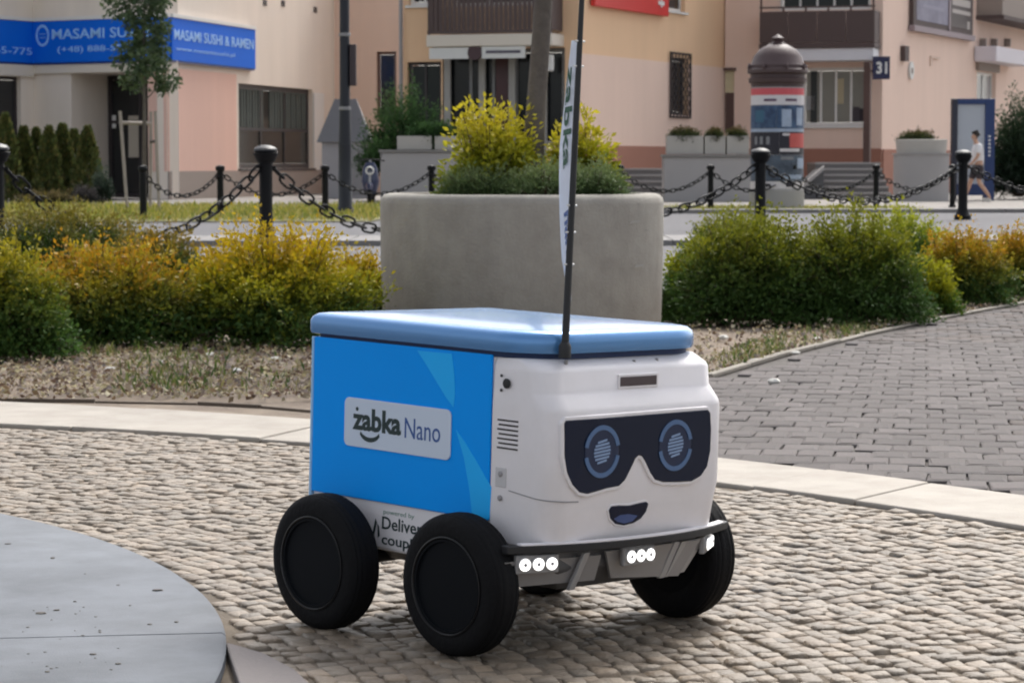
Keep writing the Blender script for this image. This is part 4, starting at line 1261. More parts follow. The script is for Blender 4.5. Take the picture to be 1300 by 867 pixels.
M_cream = mat('cream_render', (0.74, 0.66, 0.58), 0.9, var=0.14, scale=1.6, stretch=0.18, bump=0.1, bscale=30)
M_pink = mat('pink_render', (0.72, 0.47, 0.39), 0.9, var=0.10, scale=1.6, stretch=0.18, bump=0.1, bscale=30)
M_lpink = mat('pale_pink_render', (0.79, 0.59, 0.49), 0.9, var=0.10, scale=1.6, stretch=0.18, bump=0.1, bscale=30)
M_orange = mat('orange_render', (0.80, 0.54, 0.34), 0.9, var=0.10, scale=1.6, stretch=0.18, bump=0.1, bscale=30)
M_beige = mat('beige_render', (0.68, 0.52, 0.43), 0.9, var=0.12, scale=1.6, stretch=0.18, bump=0.1, bscale=30)
M_plinth = mat('grey_plinth', (0.30, 0.25, 0.22), 0.9, var=0.12, scale=1.5, bump=0.2)
M_bplinth = mat('brown_plinth', (0.36, 0.17, 0.12), 0.9, var=0.12, scale=1.5, bump=0.2)
M_frame_d = mat('dark_frame', (0.028, 0.022, 0.024), 0.5)
M_frame_w = mat('white_frame', (0.70, 0.69, 0.67), 0.5)
M_brown = mat('brown_paint', (0.10, 0.055, 0.045), 0.6, var=0.1, scale=2)
M_rail = mat('balcony_brown', (0.085, 0.058, 0.055), 0.7, var=0.12, scale=2)
M_glass = mat('dark_glass', (0.012, 0.014, 0.016), 0.12, spec=0.5)
M_glass2 = mat('shop_glass', (0.015, 0.02, 0.02), 0.15, spec=0.35)
M_room = mat('dark_room', (0.02, 0.018, 0.017), 0.9)
M_slab_w = mat('white_slab', (0.66, 0.60, 0.52), 0.8, var=0.06, scale=1)
M_curtain = mat('curtain', (0.065, 0.078, 0.072), 0.9, var=0.2, scale=3)
M_greywall = mat('grey_concrete', (0.36, 0.345, 0.34), 0.9, var=0.10, scale=1.5, bump=0.15, bscale=25)

def window(wall, rc, parent, frame=M_frame_d, glass=M_glass, nx=2, nz=1, fw=0.09, back=0.14, name='window', sill=None, curtains=False, zsplit=None):
    t0, z0, t1, z1 = rc
    m = MB()
    wall.slab(m, t0, z0, t0 + fw, z1, -back - 0.06, -back); wall.slab(m, t1 - fw, z0, t1, z1, -back - 0.06, -back)
    wall.slab(m, t0 + fw, z0, t1 - fw, z0 + fw, -back - 0.06, -back + 0.002); wall.slab(m, t0 + fw, z1 - fw, t1 - fw, z1, -back - 0.06, -back + 0.002)
    w = m.build(name, frame, parent)
    xs = [t0 + fw + (t1 - t0 - 2 * fw) * i / nx for i in range(nx + 1)]
    zs = [z0 + fw, z1 - fw] if zsplit is None else [z0 + fw, z0 + (z1 - z0) * zsplit, z1 - fw]
    for i in range(nx):
        if i: wall.slab(MB(), 0, 0, 0, 0, 0, 0)
        for j in range(len(zs) - 1):
            p = MB(); wall.slab(p, xs[i] + 0.01, zs[j] + 0.01, xs[i+1] - 0.01, zs[j+1] - 0.01, -back - 0.045, -back - 0.03)
            p.build('pane', glass, w)
    for i in range(1, nx):
        p = MB(); wall.slab(p, xs[i] - fw * 0.35, z0 + fw, xs[i] + fw * 0.35, z1 - fw, -back - 0.05, -back + 0.004); p.build('mullion', frame, w)
    if zsplit is not None:
        p = MB(); wall.slab(p, t0 + fw, zs[1] - fw * 0.35, t1 - fw, zs[1] + fw * 0.35, -back - 0.05, -back + 0.003); p.build('transom', frame, w)
    if sill:
        p = MB(); wall.slab(p, t0 - 0.08, z0 - 0.07, t1 + 0.08, z0 - 0.004, -0.10, 0.08); p.build('sill', sill, w)
    if curtains:
        p = MB()
        for k in range(26):
            a = t0 + fw + (t1 - t0 - 2 * fw) * k / 26
            if 9 < k < 12: continue
            if k == 12: p.build('curtain', M_curtain, w); p = MB()
            wall.slab(p, a, z0 + (z1 - z0) * 0.48, a + (t1 - t0) / 26 * 0.7, z1 - fw, -back - 0.026 - 0.004 * (k % 3), -back - 0.012 - 0.006 * (k % 2))
        p.build('curtain', M_curtain, w)
    return w

# ---- left block: restaurant
A0 = (gx(-90, 68.6), 68.6); A1 = (gx(45, 72.4), 72.4); A2 = (gx(213, 70.0), 70.0)
d1 = Vector((0.23, 0.973)); A3 = (A2[0] + d1.x * 18.0, A2[1] + d1.y * 18.0)
W1a, W1b, W1c = Wall(A0, A1), Wall(A1, A2), Wall(A2, A3)
HT = 8.2
rest = thing('restaurant_building', (A2[0], A2[1], 0), 'cream and pink corner building with dark windows under a blue sign', 'building')
o1 = W1a.rect(-70, 96, 27, 235)
W1a.panel(0, 0, W1a.L, HT, [o1]).build('wall', M_cream, rest)
window(W1a, o1, rest, nx=3, glass=M_glass)
od = W1b.rect(91, 93, 188, 252); od = (od[0], 0.0, od[2], od[3])
W1b.panel(0, 0, W1b.L, HT, [od], th=0.5).build('wall', M_cream, rest)
m = MB(); W1b.slab(m, od[0], 0, od[2], od[3], -1.9, -1.85); m.build('porch_back', M_room, rest)
m = MB(); W1b.slab(m, od[0] - 0.04, 0, od[0], od[3], -1.85, -0.5); m.build('porch_side', M_cream, rest)
m = MB(); W1b.slab(m, od[2], 0, od[2] + 0.04, od[3], -1.85, -0.5); m.build('porch_side', M_pink, rest)
m = MB(); W1b.slab(m, od[0], od[3], od[2], od[3] + 0.04, -1.85, -0.5); m.build('porch_ceiling', M_cream, rest)
wd_ = W1b.rect(95, 100, 140, 250)
window(W1b, (od[0] + 0.05, 0.02, od[0] + 1.25, od[3] - 0.02), rest, name='door', back=1.5, nx=1, fw=0.12, zsplit=0.62)
window(W1b, (od[0] + 1.28, 0.02, od[2] - 0.05, od[3] - 0.02), rest, name='side_light', back=1.5, nx=1, fw=0.10, zsplit=0.62)
pr_ = W1b.rect(127, 146, 137, 200)
m = MB(); W1b.slab(m, od[0] + 0.75, pr_[1], od[0] + 1.12, pr_[3], -1.529, -1.52); m.build('poster', mat('poster_pale', (0.45, 0.40, 0.33), 0.8), rest)
pr_ = W1b.rect(99, 146, 104, 162)
m = MB(); W1b.slab(m, od[0] + 0.17, pr_[1], od[0] + 0.30, pr_[3], -1.529, -1.52); m.build('poster', M_frame_w, rest)
ow = W1c.rect(303, 110, 397, 214)
W1c.panel(0, 0, W1c.L, HT, [ow]).build('wall', M_cream, rest)
pk = W1c.rect(213, 95, 300, 232)
m = MB(); W1c.slab(m, 0.02, 0.75, ow[0] - 0.25, 3.52, 0.002, 0.03); m.build('painted_panel', M_pink, rest)
m = MB(); W1b.slab(m, od[2] + 0.03, 0.75, W1b.L - 0.01, 3.52, 0.002, 0.03); m.build('painted_panel', M_pink, rest)
m = MB(); W1c.slab(m, 0.0, -0.02, ow[2] + 1.2, 0.75, 0.002, 0.06); m.build('plinth', M_plinth, rest)
window(W1c, ow, rest, nx=3, glass=M_glass2, curtains=True, zsplit=0.47, sill=M_frame_d, fw=0.14)
m = MB(); W1c.slab(m, ow[2] + 0.02, ow[1] - 0.1, ow[2] + 1.05, ow[3] - 0.1, 0.002, 0.05); m.build('pilaster', M_frame_w, rest)
for px, py in ((336, 4), (359, 5), (400, 13), (464, 3)):
    t, z = W1c.hit(min(px, 432), py)
    m = MB(); W1c.slab(m, t - 0.16, z - 0.09, t + 0.16, z + 0.09, -0.02, 0.02); m.build('air_vent', M_frame_d, rest)
m = MB()
for w in (W1a, W1b, W1c): w.slab(m, -0.05, HT, w.L + 0.05, HT + 0.12, -0.35, 0.10)
m.build('roof_edge', M_greywall, rest)
# moulding band beneath the sign
m = MB(); W1b.slab(m, 0, od[3] + 0.02, W1b.L, od[3] + 0.33, 0.002, 0.10); m.build('lintel', M_slab_w, rest)
m = MB(); W1a.slab(m, 0, o1[3] + 0.02, W1a.L - 0.1, o1[3] + 0.33, 0.002, 0.10); m.build('lintel', M_slab_w, rest)

# the blue fascia sign round the corner
M_sblue = mat('sign_blue', (0.0, 0.13, 0.70), 0.6, spec=0.2, var=0.04, scale=1)
M_sdark = mat('sign_edge', (0.006, 0.03, 0.18), 0.4)
M_stext = mat('sign_text', (0.30, 0.55, 0.95), 0.4)
sign = thing('restaurant_sign', (A2[0], A2[1], 3.6), 'long blue restaurant sign folded round the building corner', 'sign')
def sign_seg(w, ra, out0, out1, title):
    t0, z0, t1, z1 = ra
    m = MB(); w.slab(m, t0, z0, t1, z1, out0, out1); pn = m.build('sign_panel', M_sblue, sign, bevel=0.015)
    m = MB(); w.slab(m, t0, z1 + 0.002, t1, z1 + 0.10, out0 - 0.05, out1 + 0.03); m.build('top_trim', M_frame_w, pn)
    m = MB(); w.slab(m, t0, z0 - 0.05, t1, z0 - 0.002, out0, out1 - 0.03); m.build('lower_trim', M_sdark, pn)
    return pn
zt, zb_ = 4.86, 3.72
pa = sign_seg(W1a, (0.2, zb_, W1a.L - 0.14, zt), 0.02, 0.12, '')
pb = sign_seg(W1b, (0.0, zb_, W1b.L + 0.14, zt), 0.02, 0.16, '')
te = W1c.hit(318, 60)[0]
pc = sign_seg(W1c, (0.02, zb_, te, zt), 0.02, 0.16, '')
def wtext(w, pn, body, x0, y0, x1, y1, m, out, name='lettering', bold=0.0):
    t0, z0, t1, z1 = w.rect(x0, y0, x1, y1)
    za = w.hit(x0, y1)[1]; zb = w.hit(x1, y1)[1]
    return text(name, body, w.P(t0, z0, out), w.e, pZ, t1 - t0, z1 - z0, m, pn, bold=bold, depth=0.012)
wtext(W1b, pb, 'MASAMI SUSHI', 71, 36, 194, 49, M_stext, 0.161, bold=0.01)
wtext(W1b, pb, '(+48) 888-555-775', 78, 58, 196, 68, M_stext, 0.161)
wtext(W1a, pa, '888-555-775', -55, 59, 36, 68, M_stext, 0.121)
wtext(W1c, pc, 'MASAMI SUSHI & RAMEN', 214, 44, 315, 57, M_stext, 0.161, bold=0.01)
wtext(W1c, pc, 'www.masamisushi.pl', 216, 64, 291, 70, M_stext, 0.161)
t, z = W1b.hit(59, 46)
m = MB()
for k in range(28):
    a, b = 2 * math.pi * k / 28, 2 * math.pi * (k + 1) / 28
    m.prism([W1b.P(t + r * 0.9 * math.cos(q), z + r * 1.15 * math.sin(q), 0.161) for r, q in ((0.26, a), (0.26, b), (0.20, b), (0.20, a))], W1b.n * 0.012)
m.build('round_emblem', M_stext, pb)
for dz in (-0.06, 0.04):
    m = MB(); W1b.slab(m, t - 0.11, z + dz - 0.02, t + 0.11, z + dz + 0.02, 0.161, 0.172); m.build('emblem_mark', mat('sign_text2', (0.12, 0.30, 0.75), 0.4), pb)

# ---- middle block
B2 = (gx(735, 70.0), 70.0); B1 = (gx(513, 71.6), 71.6)
d2 = Vector((0.40, 0.917)); L2 = 12.2
B3 = (B2[0] + d2.x * L2, B2[1] + d2.y * L2)
W2b, W2c = Wall(B1, B2), Wall(B2, B3)
midb = thing('apartment_building', (B2[0], B2[1], 0), 'orange and pink apartment block with a brown balcony over a shopfront', 'building')
oA = W2b.rect(513.5, 79, 560, 186); oA = (0.10, oA[1], oA[2], oA[3])
oB = W2b.rect(562, 62, 717, 186)
oU = W2b.rect(519, -40, 556, 7)
oD = W2b.rect(575, -70, 702, 8)
W2b.panel(0, 0, W2b.L, HT, [oA, oB, oU, oD]).build('wall', M_orange, midb)
window(W2b, oA, midb, nx=2, glass=M_glass2); window(W2b, oB, midb, nx=5, glass=M_glass, name='shopfront', frame=mat('shop_frame_grey', (0.20, 0.20, 0.20), 0.5), fw=0.12)
window(W2b, oU, midb, nx=2, frame=M_frame_w, sill=M_frame_w); window(W2b, oD, midb, nx=3, frame=M_frame_w, name='balcony_window')
for px in (568, 612, 650, 690):
    t = W2b.hit(px, 120)[0]
    m = MB(); W2b.slab(m, t - 0.09, 0.9, t + 0.09, oB[3], -0.07, 0.03); m.build('shop_post', mat('post_grey', (0.33, 0.32, 0.30), 0.6), midb)
t0 = W2b.hit(628, 120)[0]; t1 = W2b.hit(648, 120)[0]
m = MB(); W2b.slab(m, t0, 0.9, t1, oB[3] - 0.25, -0.13, -0.09); m.build('shop_door', mat('door_wine', (0.06, 0.02, 0.022), 0.4), midb)
# balcony: slab, slatted parapet
bt0, bt1 = W2b.hit(558, 50)[0], W2b.hit(716, 50)[0]
zs0, zs1 = W2b.hit(640, 58)[1] - 0.06, W2b.hit(640, 46)[1]
m = MB(); W2b.slab(m, bt0, zs0, bt1, zs1, -0.1, 1.05); bal = m.build('balcony_slab', M_slab_w, midb, bevel=0.02)
n = 26
for i in range(n):
    a = bt0 + 0.06 + (bt1 - bt0 - 0.12) * i / n; w_ = (bt1 - bt0 - 0.12) / n
    m = MB(); W2b.slab(m, a + 0.012, zs1 + 0.12, a + w_ - 0.012, zs1 + 1.12, 0.97, 0.99 + 0.008 * (i % 2)); m.build('balcony_slat', M_rail, bal)
m = MB(); W2b.slab(m, bt0 + 0.02, zs1 + 1.13, bt1 - 0.02, zs1 + 1.20, 0.93, 1.03); m.build('balcony_rail', M_rail, bal)
m = MB(); W2b.slab(m, bt0 + 0.02, zs1 + 0.03, bt1 - 0.02, zs1 + 0.115, 0.95, 1.01); m.build('balcony_rail', M_rail, bal)
for a in (bt0 + 0.03, bt1 - 0.08):
    m = MB(); W2b.slab(m, a, zs1 + 0.01, a + 0.05, zs1 + 2.2, 0.94, 1.0); m.build('balcony_post', M_rail, bal)
    m = MB(); W2b.slab(m, a + 0.005, zs1 + 0.10, a + 0.045, zs1 + 1.12, 0.02, 0.935); m.build('balcony_side', M_rail, bal)
# shop signs below the slab
for (x0, y0, x1, y1, nm) in ((561, 63, 610, 77, 'a'), (627, 61, 681, 76, 'b')):
    rc = W2b.rect(x0, y0, x1, y1)
    m = MB(); W2b.slab(m, *rc, 0.93, 1.0); sp_ = m.build('shop_sign', mat('shop_sign_pale', (0.66, 0.66, 0.64), 0.6), midb)
    if nm == 'b':
        m = MB(); W2b.slab(m, rc[0] + 0.12, rc[1] + 0.13, rc[2] - 0.12, rc[3] - 0.11, 1.001, 1.008); m.build('sign_line', mat('sign_dark_line', (0.10, 0.09, 0.12), 0.6), sp_)
t, z = W2b.hit(618, 69)
m = MB(); m.loft([[W2b.P(t + 0.2 * math.cos(2*math.pi*k/20), z + 0.2 * math.sin(2*math.pi*k/20), o) for k in range(20)] for o in (0.93, 1.01)]); m.build('round_sign', mat('round_sign_dark', (0.06, 0.03, 0.035), 0.5), midb)
rc = W2b.rect(695, 71, 711, 92)
m = MB(); W2b.slab(m, rc[0], rc[1], rc[2], rc[3], 0.5, 0.62); ls = m.build('hanging_sign', M_frame_w, midb, bevel=0.05)
m = MB(); W2b.slab(m, (rc[0]+rc[2])/2 - 0.015, rc[3], (rc[0]+rc[2])/2 + 0.015, zs0 + 0.01, 0.54, 0.58); m.build('hanger', M_frame_d, ls)
# drain pipe
t = 0.05
q = W2b.P(-0.05, 0, 0.08)
MB().tube([q, q + Vector((0, 0, HT))], 0.055, 10).build('drain_pipe', mat('zinc', (0.32, 0.31, 0.31), 0.5, metal=0.3), midb, smooth=True)
# side wall
og = W2c.rect(850, 74, 873, 146); ou = W2c.rect(847, -40, 870, 15); ou2 = W2c.rect(896, -40, 911, 20)
W2c.panel(0, 0, W2c.L, HT, [og, ou]).build('wall', M_orange, midb)
zp = W2c.hit(815, 76)[1]; zpl = W2c.hit(815, 186)[1]
for (a, b, c, d_) in ((0.02, zpl + 0.003, og[0], zp), (og[2], zpl + 0.003, W2c.L - 0.02, zp)):
    m = MB(); W2c.slab(m, a, b, c, d_, 0.002, 0.02); m.build('painted_panel', M_lpink, midb)
m = MB(); W2c.slab(m, og[0] + 0.002, zpl + 0.003, og[2] - 0.002, og[1], 0.002, 0.02); m.build('painted_panel', M_lpink, midb)
if og[3] < zp:
    m = MB(); W2c.slab(m, og[0] + 0.002, og[3], og[2] - 0.002, zp, 0.002, 0.02); m.build('painted_panel', M_lpink, midb)
m = MB(); W2c.slab(m, 0.02, 0, W2c.L - 0.02, zpl, 0.002, 0.06); m.build('plinth', M_bplinth, midb)
window(W2c, og, midb, nx=1); window(W2c, ou, midb, nx=1, frame=M_frame_w, sill=M_frame_w)
# lattice grille before the small window
g0, g1, g2, g3 = og[0] - 0.12, og[1] - 0.1, og[2] + 0.1, og[3] + 0.15
m = MB()
for (a, b, c, d_) in ((g0, g1, g0 + .05, g3), (g2 - .05, g1, g2, g3), (g0, g1, g2, g1 + .05), (g0, g3 - .05, g2, g3)):
    W2c.slab(m, a, b, c, d_, 0.05, 0.09)
gr = m.build('window_grille', M_frame_d, midb)
nb = 7
for sgn in (1, -1):
    for k in range(-nb, nb + 1):
        pts_ = []
        span = g2 - g0; hh = g3 - g1
        # diagonal clipped to the frame
        s0 = k / nb * hh * 1.0
        za, zb = g1 + s0, g1 + s0 + hh * 0.9
        ta, tb2 = (g0, g2) if sgn > 0 else (g2, g0)
        f0, f1 = 0.0, 1.0
        if za < g1: f0 = (g1 - za) / (zb - za)
        if zb > g3: f1 = (g3 - za) / (zb - za)
        if f1 - f0 < 0.05: continue
        MB().tube([W2c.P(ta + (tb2 - ta) * f, za + (zb - za) * f, 0.07) for f in (f0, f1)], 0.014, 5).build('grille_bar', M_frame_d, gr)
m = MB(); W2c.slab(m, -0.05, HT, W2c.L, HT + 0.12, -0.35, 0.10); W2b.slab(m, -0.05, HT, W2b.L + 0.05, HT + 0.12, -0.35, 0.10); m.build('roof_edge', M_greywall, midb)
# red sign
rs = W2c.rect(748, -25, 842, 15)
red = thing('red_sign', W2c.P(rs[0], rs[1], 0.1).to_tuple(), 'red shop sign high on the orange side wall, cut by the top edge', 'sign')
m = MB(); W2c.slab(m, rs[0], rs[1], rs[2], rs[3], 0.04, 0.18); m.build('sign_panel', mat('sign_red', (0.62, 0.035, 0.03), 0.4), red, bevel=0.02)
m = MB(); t, z = W2c.hit(832, 5); W2c.slab(m, t - 0.25, z - 0.05, t + 0.25, z + 0.06, 0.181, 0.19); m.build('white_mark', M_frame_w, red)
m = MB(); t, z = W2c.hit(832, 5); W2c.slab(m, t - 0.05, z - 0.12, t + 0.05, z + 0.16, 0.1905, 0.196); m.build('white_mark', M_frame_w, red)

# ---- set-back wall between the left and middle blocks
C0 = (gx(425, 84.5), 84.5); C1 = (gx(530, 84.0), 84.0)
W2a = Wall(C0, C1)
backb = thing('recessed_house', (C0[0], C0[1], 0), 'pinkish beige house wall set back between the two blocks', 'building')
ob_ = W2a.rect(478, 66, 503, 150)
W2a.panel(0, 0, W2a.L, HT, [ob_]).build('wall', M_beige, backb)
window(W2a, ob_, backb, nx=1, frame=M_brown)
m = MB(); W2a.slab(m, 0, HT, W2a.L, HT + 0.12, -0.35, 0.10); m.build('roof_edge', M_greywall, backb)

# ---- right block
D0 = (W2c.P(W2c.L - 0.35, 0).x + 0.05, W2c.P(W2c.L - 0.35, 0).y)
dirf = Vector((0.955, -0.297)); 
kk = (1118 - 650) / FPX
tt_ = (kk * D0[1] - D0[0]) / (dirf.x - kk * dirf.y)
D1 = (D0[0] + dirf.x * tt_, D0[1] + dirf.y * tt_)
d3 = Vector((0.40, 0.917)); D2 = (D1[0] + d3.x * 22, D1[1] + d3.y * 22)
W3a, W3b = Wall(D0, D1), Wall(D1, D2)
rb = thing('corner_building', (D1[0], D1[1], 0), 'beige-pink corner building with a brown balcony above a shop window', 'building')
of_ = W3a.rect(913, 90, 932, 168); os_ = W3a.rect(1018, 86, 1103, 160); obw = W3a.rect(990, -60, 1106, 13)
W3a.panel(0, 0, W3a.L, HT, [of_, os_, obw]).build('wall', M_lpink, rb)
t0, z0, t1, z1 = of_
zs_ = W3a.hit(922, 118)[1]
m = MB(); W3a.slab(m, t0, z0, t1, zs_, -0.14, -0.08); m.build('door', M_brown, rb)
m = MB(); W3a.slab(m, t0, zs_ + 0.003, t1, z1, -0.14, -0.09); m.build('door_panel', mat('cream_panel', (0.60, 0.52, 0.33), 0.7), rb)
m = MB(); W3a.slab(m, t0 - 0.06, z1, t1 + 0.06, z1 + 0.08, -0.1, 0.06); m.build('door_lintel', M_brown, rb)
window(W3a, os_, rb, nx=4, frame=M_frame_w, glass=mat('lit_shop_glass', (0.22, 0.21, 0.18), 0.15), name='shop_window', sill=M_frame_w, fw=0.1)
window(W3a, obw, rb, nx=5, frame=M_frame_w, glass=M_glass2, name='balcony_window')
for (x0, y0, x1, y1, c) in ((1022, 122, 1033, 140, (0.30, 0.30, 0.30)), (1062, 100, 1070, 132, (0.42, 0.36, 0.24)), (1078, 136, 1090, 155, (0.05, 0.04, 0.05)), (1090, 138, 1099, 154, (0.02, 0.015, 0.02)), (1028, 88, 1036, 158, (0.03, 0.035, 0.035))):
    rc = W3a.rect(x0, y0, x1, y1); m = MB(); W3a.slab(m, *rc, -0.168, -0.155); m.build('display_item', mat('display_%d' % x0, c, 0.7), rb)
b0_, b1_ = W3a.hit(973, 40)[0], W3a.hit(1118, 40)[0]
za, zb = W3a.hit(1045, 57)[1], W3a.hit(1045, 17)[1]
m = MB(); W3a.slab(m, b0_, za - 0.16, b1_, za, -0.1, 1.1); bal2 = m.build('balcony_slab', M_rail, rb)
for i in range(4):
    a = b0_ + (b1_ - b0_) * i / 4; m = MB(); W3a.slab(m, a + 0.01, za + 0.02, a + (b1_ - b0_) / 4 - 0.01, zb, 1.02, 1.06); m.build('balcony_panel', M_rail, bal2)
for a in (b0_ + 0.02, b1_ - 0.06):
    m = MB(); W3a.slab(m, a, za + 0.02, a + 0.04, zb, 0.02, 1.015); m.build('balcony_panel', M_rail, bal2)
m = MB(); W3a.slab(m, b0_, zb + 0.10, b1_, zb + 0.15, 1.01, 1.07); m.build('balcony_rail', M_rail, bal2)
for i in range(6):
    a = b0_ + 0.05 + (b1_ - b0_ - 0.1) * i / 5; m = MB(); W3a.slab(m, a - 0.03, zb, a + 0.03, zb + (2.4 if i in (0, 5) else 0.1), 1.02, 1.06); m.build('balcony_post', M_brown, bal2)
rc = W3a.rect(1004, 63, 1116, 79)
m = MB(); W3a.slab(m, rc[0], rc[1], rc[2], rc[3], 0.02, 1.05); m.build('shop_fascia', mat('fascia_white', (0.66, 0.66, 0.70), 0.6), rb, bevel=0.02)
rc = W3a.rect(1103, 79, 1111, 215)
m = MB(); W3a.slab(m, rc[0], 0, rc[2], W3a.hit(1107, 80)[1], 0.72, 1.0); m.build('pillar', M_brown, rb)
zpl3 = W3a.hit(1070, 189)[1]
m = MB(); W3a.slab(m, of_[2] + 0.1, 0, W3a.L, zpl3, 0.002, 0.07); m.build('plinth', M_bplinth, rb)
og2 = W3b.rect(1240, 92, 1264, 150); oe2 = W3b.rect(1205, -90, 1290, -60)
W3b.panel(0, 0, W3b.L, HT, [og2]).build('wall', M_lpink, rb)
window(W3b, og2, rb, nx=2, frame=M_frame_w, glass=mat('bright_glass', (0.35, 0.36, 0.37), 0.2))
m = MB(); W3b.slab(m, og2[0] - 0.2, og2[3] + 0.02, og2[2] + 0.1, og2[3] + 0.35, 0.0, 0.12); m.build('door_hood', M_plinth, rb)
m = MB(); W3b.slab(m, 0.02, 0, W3b.L, W3b.hit(1125, 190)[1], 0.002, 0.06); m.build('plinth', M_bplinth, rb)
rc = W3b.rect(1236, 63, 1281, 82)
m = MB(); W3b.slab(m, *rc, 0.02, 0.8); aw = m.build('awning', mat('awning_white', (0.68, 0.64, 0.68), 0.7), rb, bevel=0.03)
for px in (1244, 1258, 1275):
    t, z = W3b.hit(px, 54); m = MB(); W3b.slab(m, t - 0.07, z - 0.16, t + 0.07, z + 0.12, 0.02, 0.22); m.build('spot_lamp', M_plinth, rb)
b0_, b1_ = W3b.hit(1240, 10)[0], W3b.hit(1330, 10)[0]
za = W3b.hit(1262, 25)[1]
m = MB(); W3b.slab(m, b0_, za, b1_, za + 1.3, -0.05, 0.9); m.build('upper_balcony', mat('grey_panel', (0.30, 0.25, 0.22), 0.8, var=0.1, scale=1), rb)
m = MB(); W3b.slab(m, b0_ - 0.1, za - 0.14, b1_, za - 0.003, -0.05, 0.98); m.build('balcony_edge', M_rail, rb)
m = MB(); W3b.slab(m, *W3b.rect(1143, 59, 1148, 78), 0.0, 0.16); m.build('wall_lamp', M_rail, rb)
m = MB(); t, z = W3b.hit(1155, 90)
m.loft([[W3b.P(t + 0.25 * math.cos(2*math.pi*k/18), z + 0.28 * math.sin(2*math.pi*k/18), o) for k in range(18)] for o in (0.01, 0.08)]); oval = m.build('oval_plate', M_frame_w, rb)
m = MB(); W3b.slab(m, t - 0.1, z - 0.1, t + 0.1, z + 0.08, 0.081, 0.088); m.build('plate_mark', M_plinth, oval)
m = MB(); W3b.slab(m, *W3b.rect(1180, 72, 1192, 75), 0.0, 0.05); W3b.slab(m, *W3b.rect(1180, 75, 1182, 84), 0.0, 0.05); m.build('conduit', M_beige, rb)
m = MB(); W3a.slab(m, -0.0, HT, W3a.L + 0.05, HT + 0.12, -0.35, 0.10); W3b.slab(m, -0.05, HT, W3b.L, HT + 0.12, -0.35, 0.10); m.build('roof_edge', M_greywall, rb)
# billboard
bb = W3b.rect(1154, -40, 1230, 40)
bill = thing('billboard', W3b.P(bb[0], bb[1], 0.1).to_tuple(), 'dark two-panel billboard high on the right building, cut by the top edge', 'billboard')
m = MB(); W3b.slab(m, bb[0], bb[1] + 0.02, bb[2], bb[3], 0.03, 0.15); m.build('board', M_rail, bill)
m = MB(); W3b.slab(m, bb[0] - 0.1, bb[1] - 0.16, bb[2] + 0.1, bb[1] + 0.018, 0.03, 0.22); m.build('lower_frame', mat('mauve_frame', (0.30, 0.24, 0.26), 0.6), bill)
tm = W3b.hit(1199, 20)[0]
m = MB(); W3b.slab(m, bb[0] + 0.35, bb[1] + 0.2, tm - 0.15, bb[3] - 0.1, 0.151, 0.16); pnl = m.build('poster_panel', mat('poster_violet', (0.085, 0.075, 0.13), 0.5, var=0.5, scale=0.8, col2=(0.20, 0.19, 0.27)), bill)
m = MB(); W3b.slab(m, tm + 0.2, bb[1] + 0.2, bb[2] - 0.2, bb[3] - 0.1, 0.151, 0.16); pn2 = m.build('poster_panel', mat('poster_dark', (0.045, 0.028, 0.03), 0.5), bill)
m = MB(); W3b.slab(m, tm - 0.08, bb[1] + 0.06, tm + 0.10, bb[3] - 0.05, 0.151, 0.19); m.build('divider', mat('mauve_frame', (0.3, .24, .26)), bill)
for (x0, y0, x1, y1) in ((1203, 0, 1226, 9), (1203, 14, 1226, 19), (1222, 28, 1225, 38)):
    m = MB(); W3b.slab(m, *W3b.rect(x0, y0, x1, y1), 0.161, 0.166); m.build('poster_stripe', mat('poster_cream', (0.42, 0.38, 0.36), 0.6), pn2)
m = MB(); W3b.slab(m, *W3b.rect(1165, 8, 1192, 13), 0.161, 0.166); m.build('poster_stripe', mat('poster_lilac', (0.26, 0.25, 0.33), 0.6), pnl)
# house number plate
NY = W3a.P(W3a.L, 0).y - 1.2
q0_ = atY(1108, 101, NY); q1_ = atY(1130, 72, NY)
num = thing('number_plate', ((q0_.x + q1_.x) / 2, NY, q0_.z), 'dark blue house number plate reading 31 at the building corner', 'sign')
MB().box((q0_.x, NY, q0_.z), (q1_.x, NY + 0.10, q1_.z)).build('plate', mat('plate_navy', (0.012, 0.014, 0.06), 0.4), num, bevel=0.01)
text('lettering', '31', (q0_.x + 0.10, NY - 0.001, q0_.z + 0.16), pX, pZ, 0.33, 0.36, M_frame_w, num, bold=0.03, depth=0.008)
MB().box((q0_.x + 0.1, NY + 0.10, q0_.z + 0.25), (q0_.x + 0.16, NY + 1.3, q0_.z + 0.31)).build('bracket', M_rail, num)

# ------------------------------------------------------------------ steps, planters and street furniture before the facades
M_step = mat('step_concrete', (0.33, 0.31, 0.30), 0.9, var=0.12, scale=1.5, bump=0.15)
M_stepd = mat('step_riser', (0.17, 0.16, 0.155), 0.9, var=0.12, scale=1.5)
def steps(x0px, x1px, Y0, n, rise, run, label, depth_top=1.2):
    x0, x1 = gx(x0px, Y0), gx(x1px, Y0)
    root = thing('steps', ((x0 + x1) / 2, Y0, 0), label, 'steps', 'concrete steps before the houses')
    for k in range(n):
        y0 = Y0 + k * run
        y1 = y0 + run if k < n - 1 else y0 + depth_top
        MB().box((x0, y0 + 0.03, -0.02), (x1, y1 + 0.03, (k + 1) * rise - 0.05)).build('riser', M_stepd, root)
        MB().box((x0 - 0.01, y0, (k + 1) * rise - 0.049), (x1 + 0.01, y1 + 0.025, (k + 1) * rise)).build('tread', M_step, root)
    return root
steps(770, 846, 70.6, 5, 0.165, 0.30, 'grey concrete steps left of the flower boxes, against the pink side wall', 0.9)
steps(1046, 1131, 71.5, 6, 0.165, 0.42, 'grey concrete shop steps under the house number plate', 2.0)
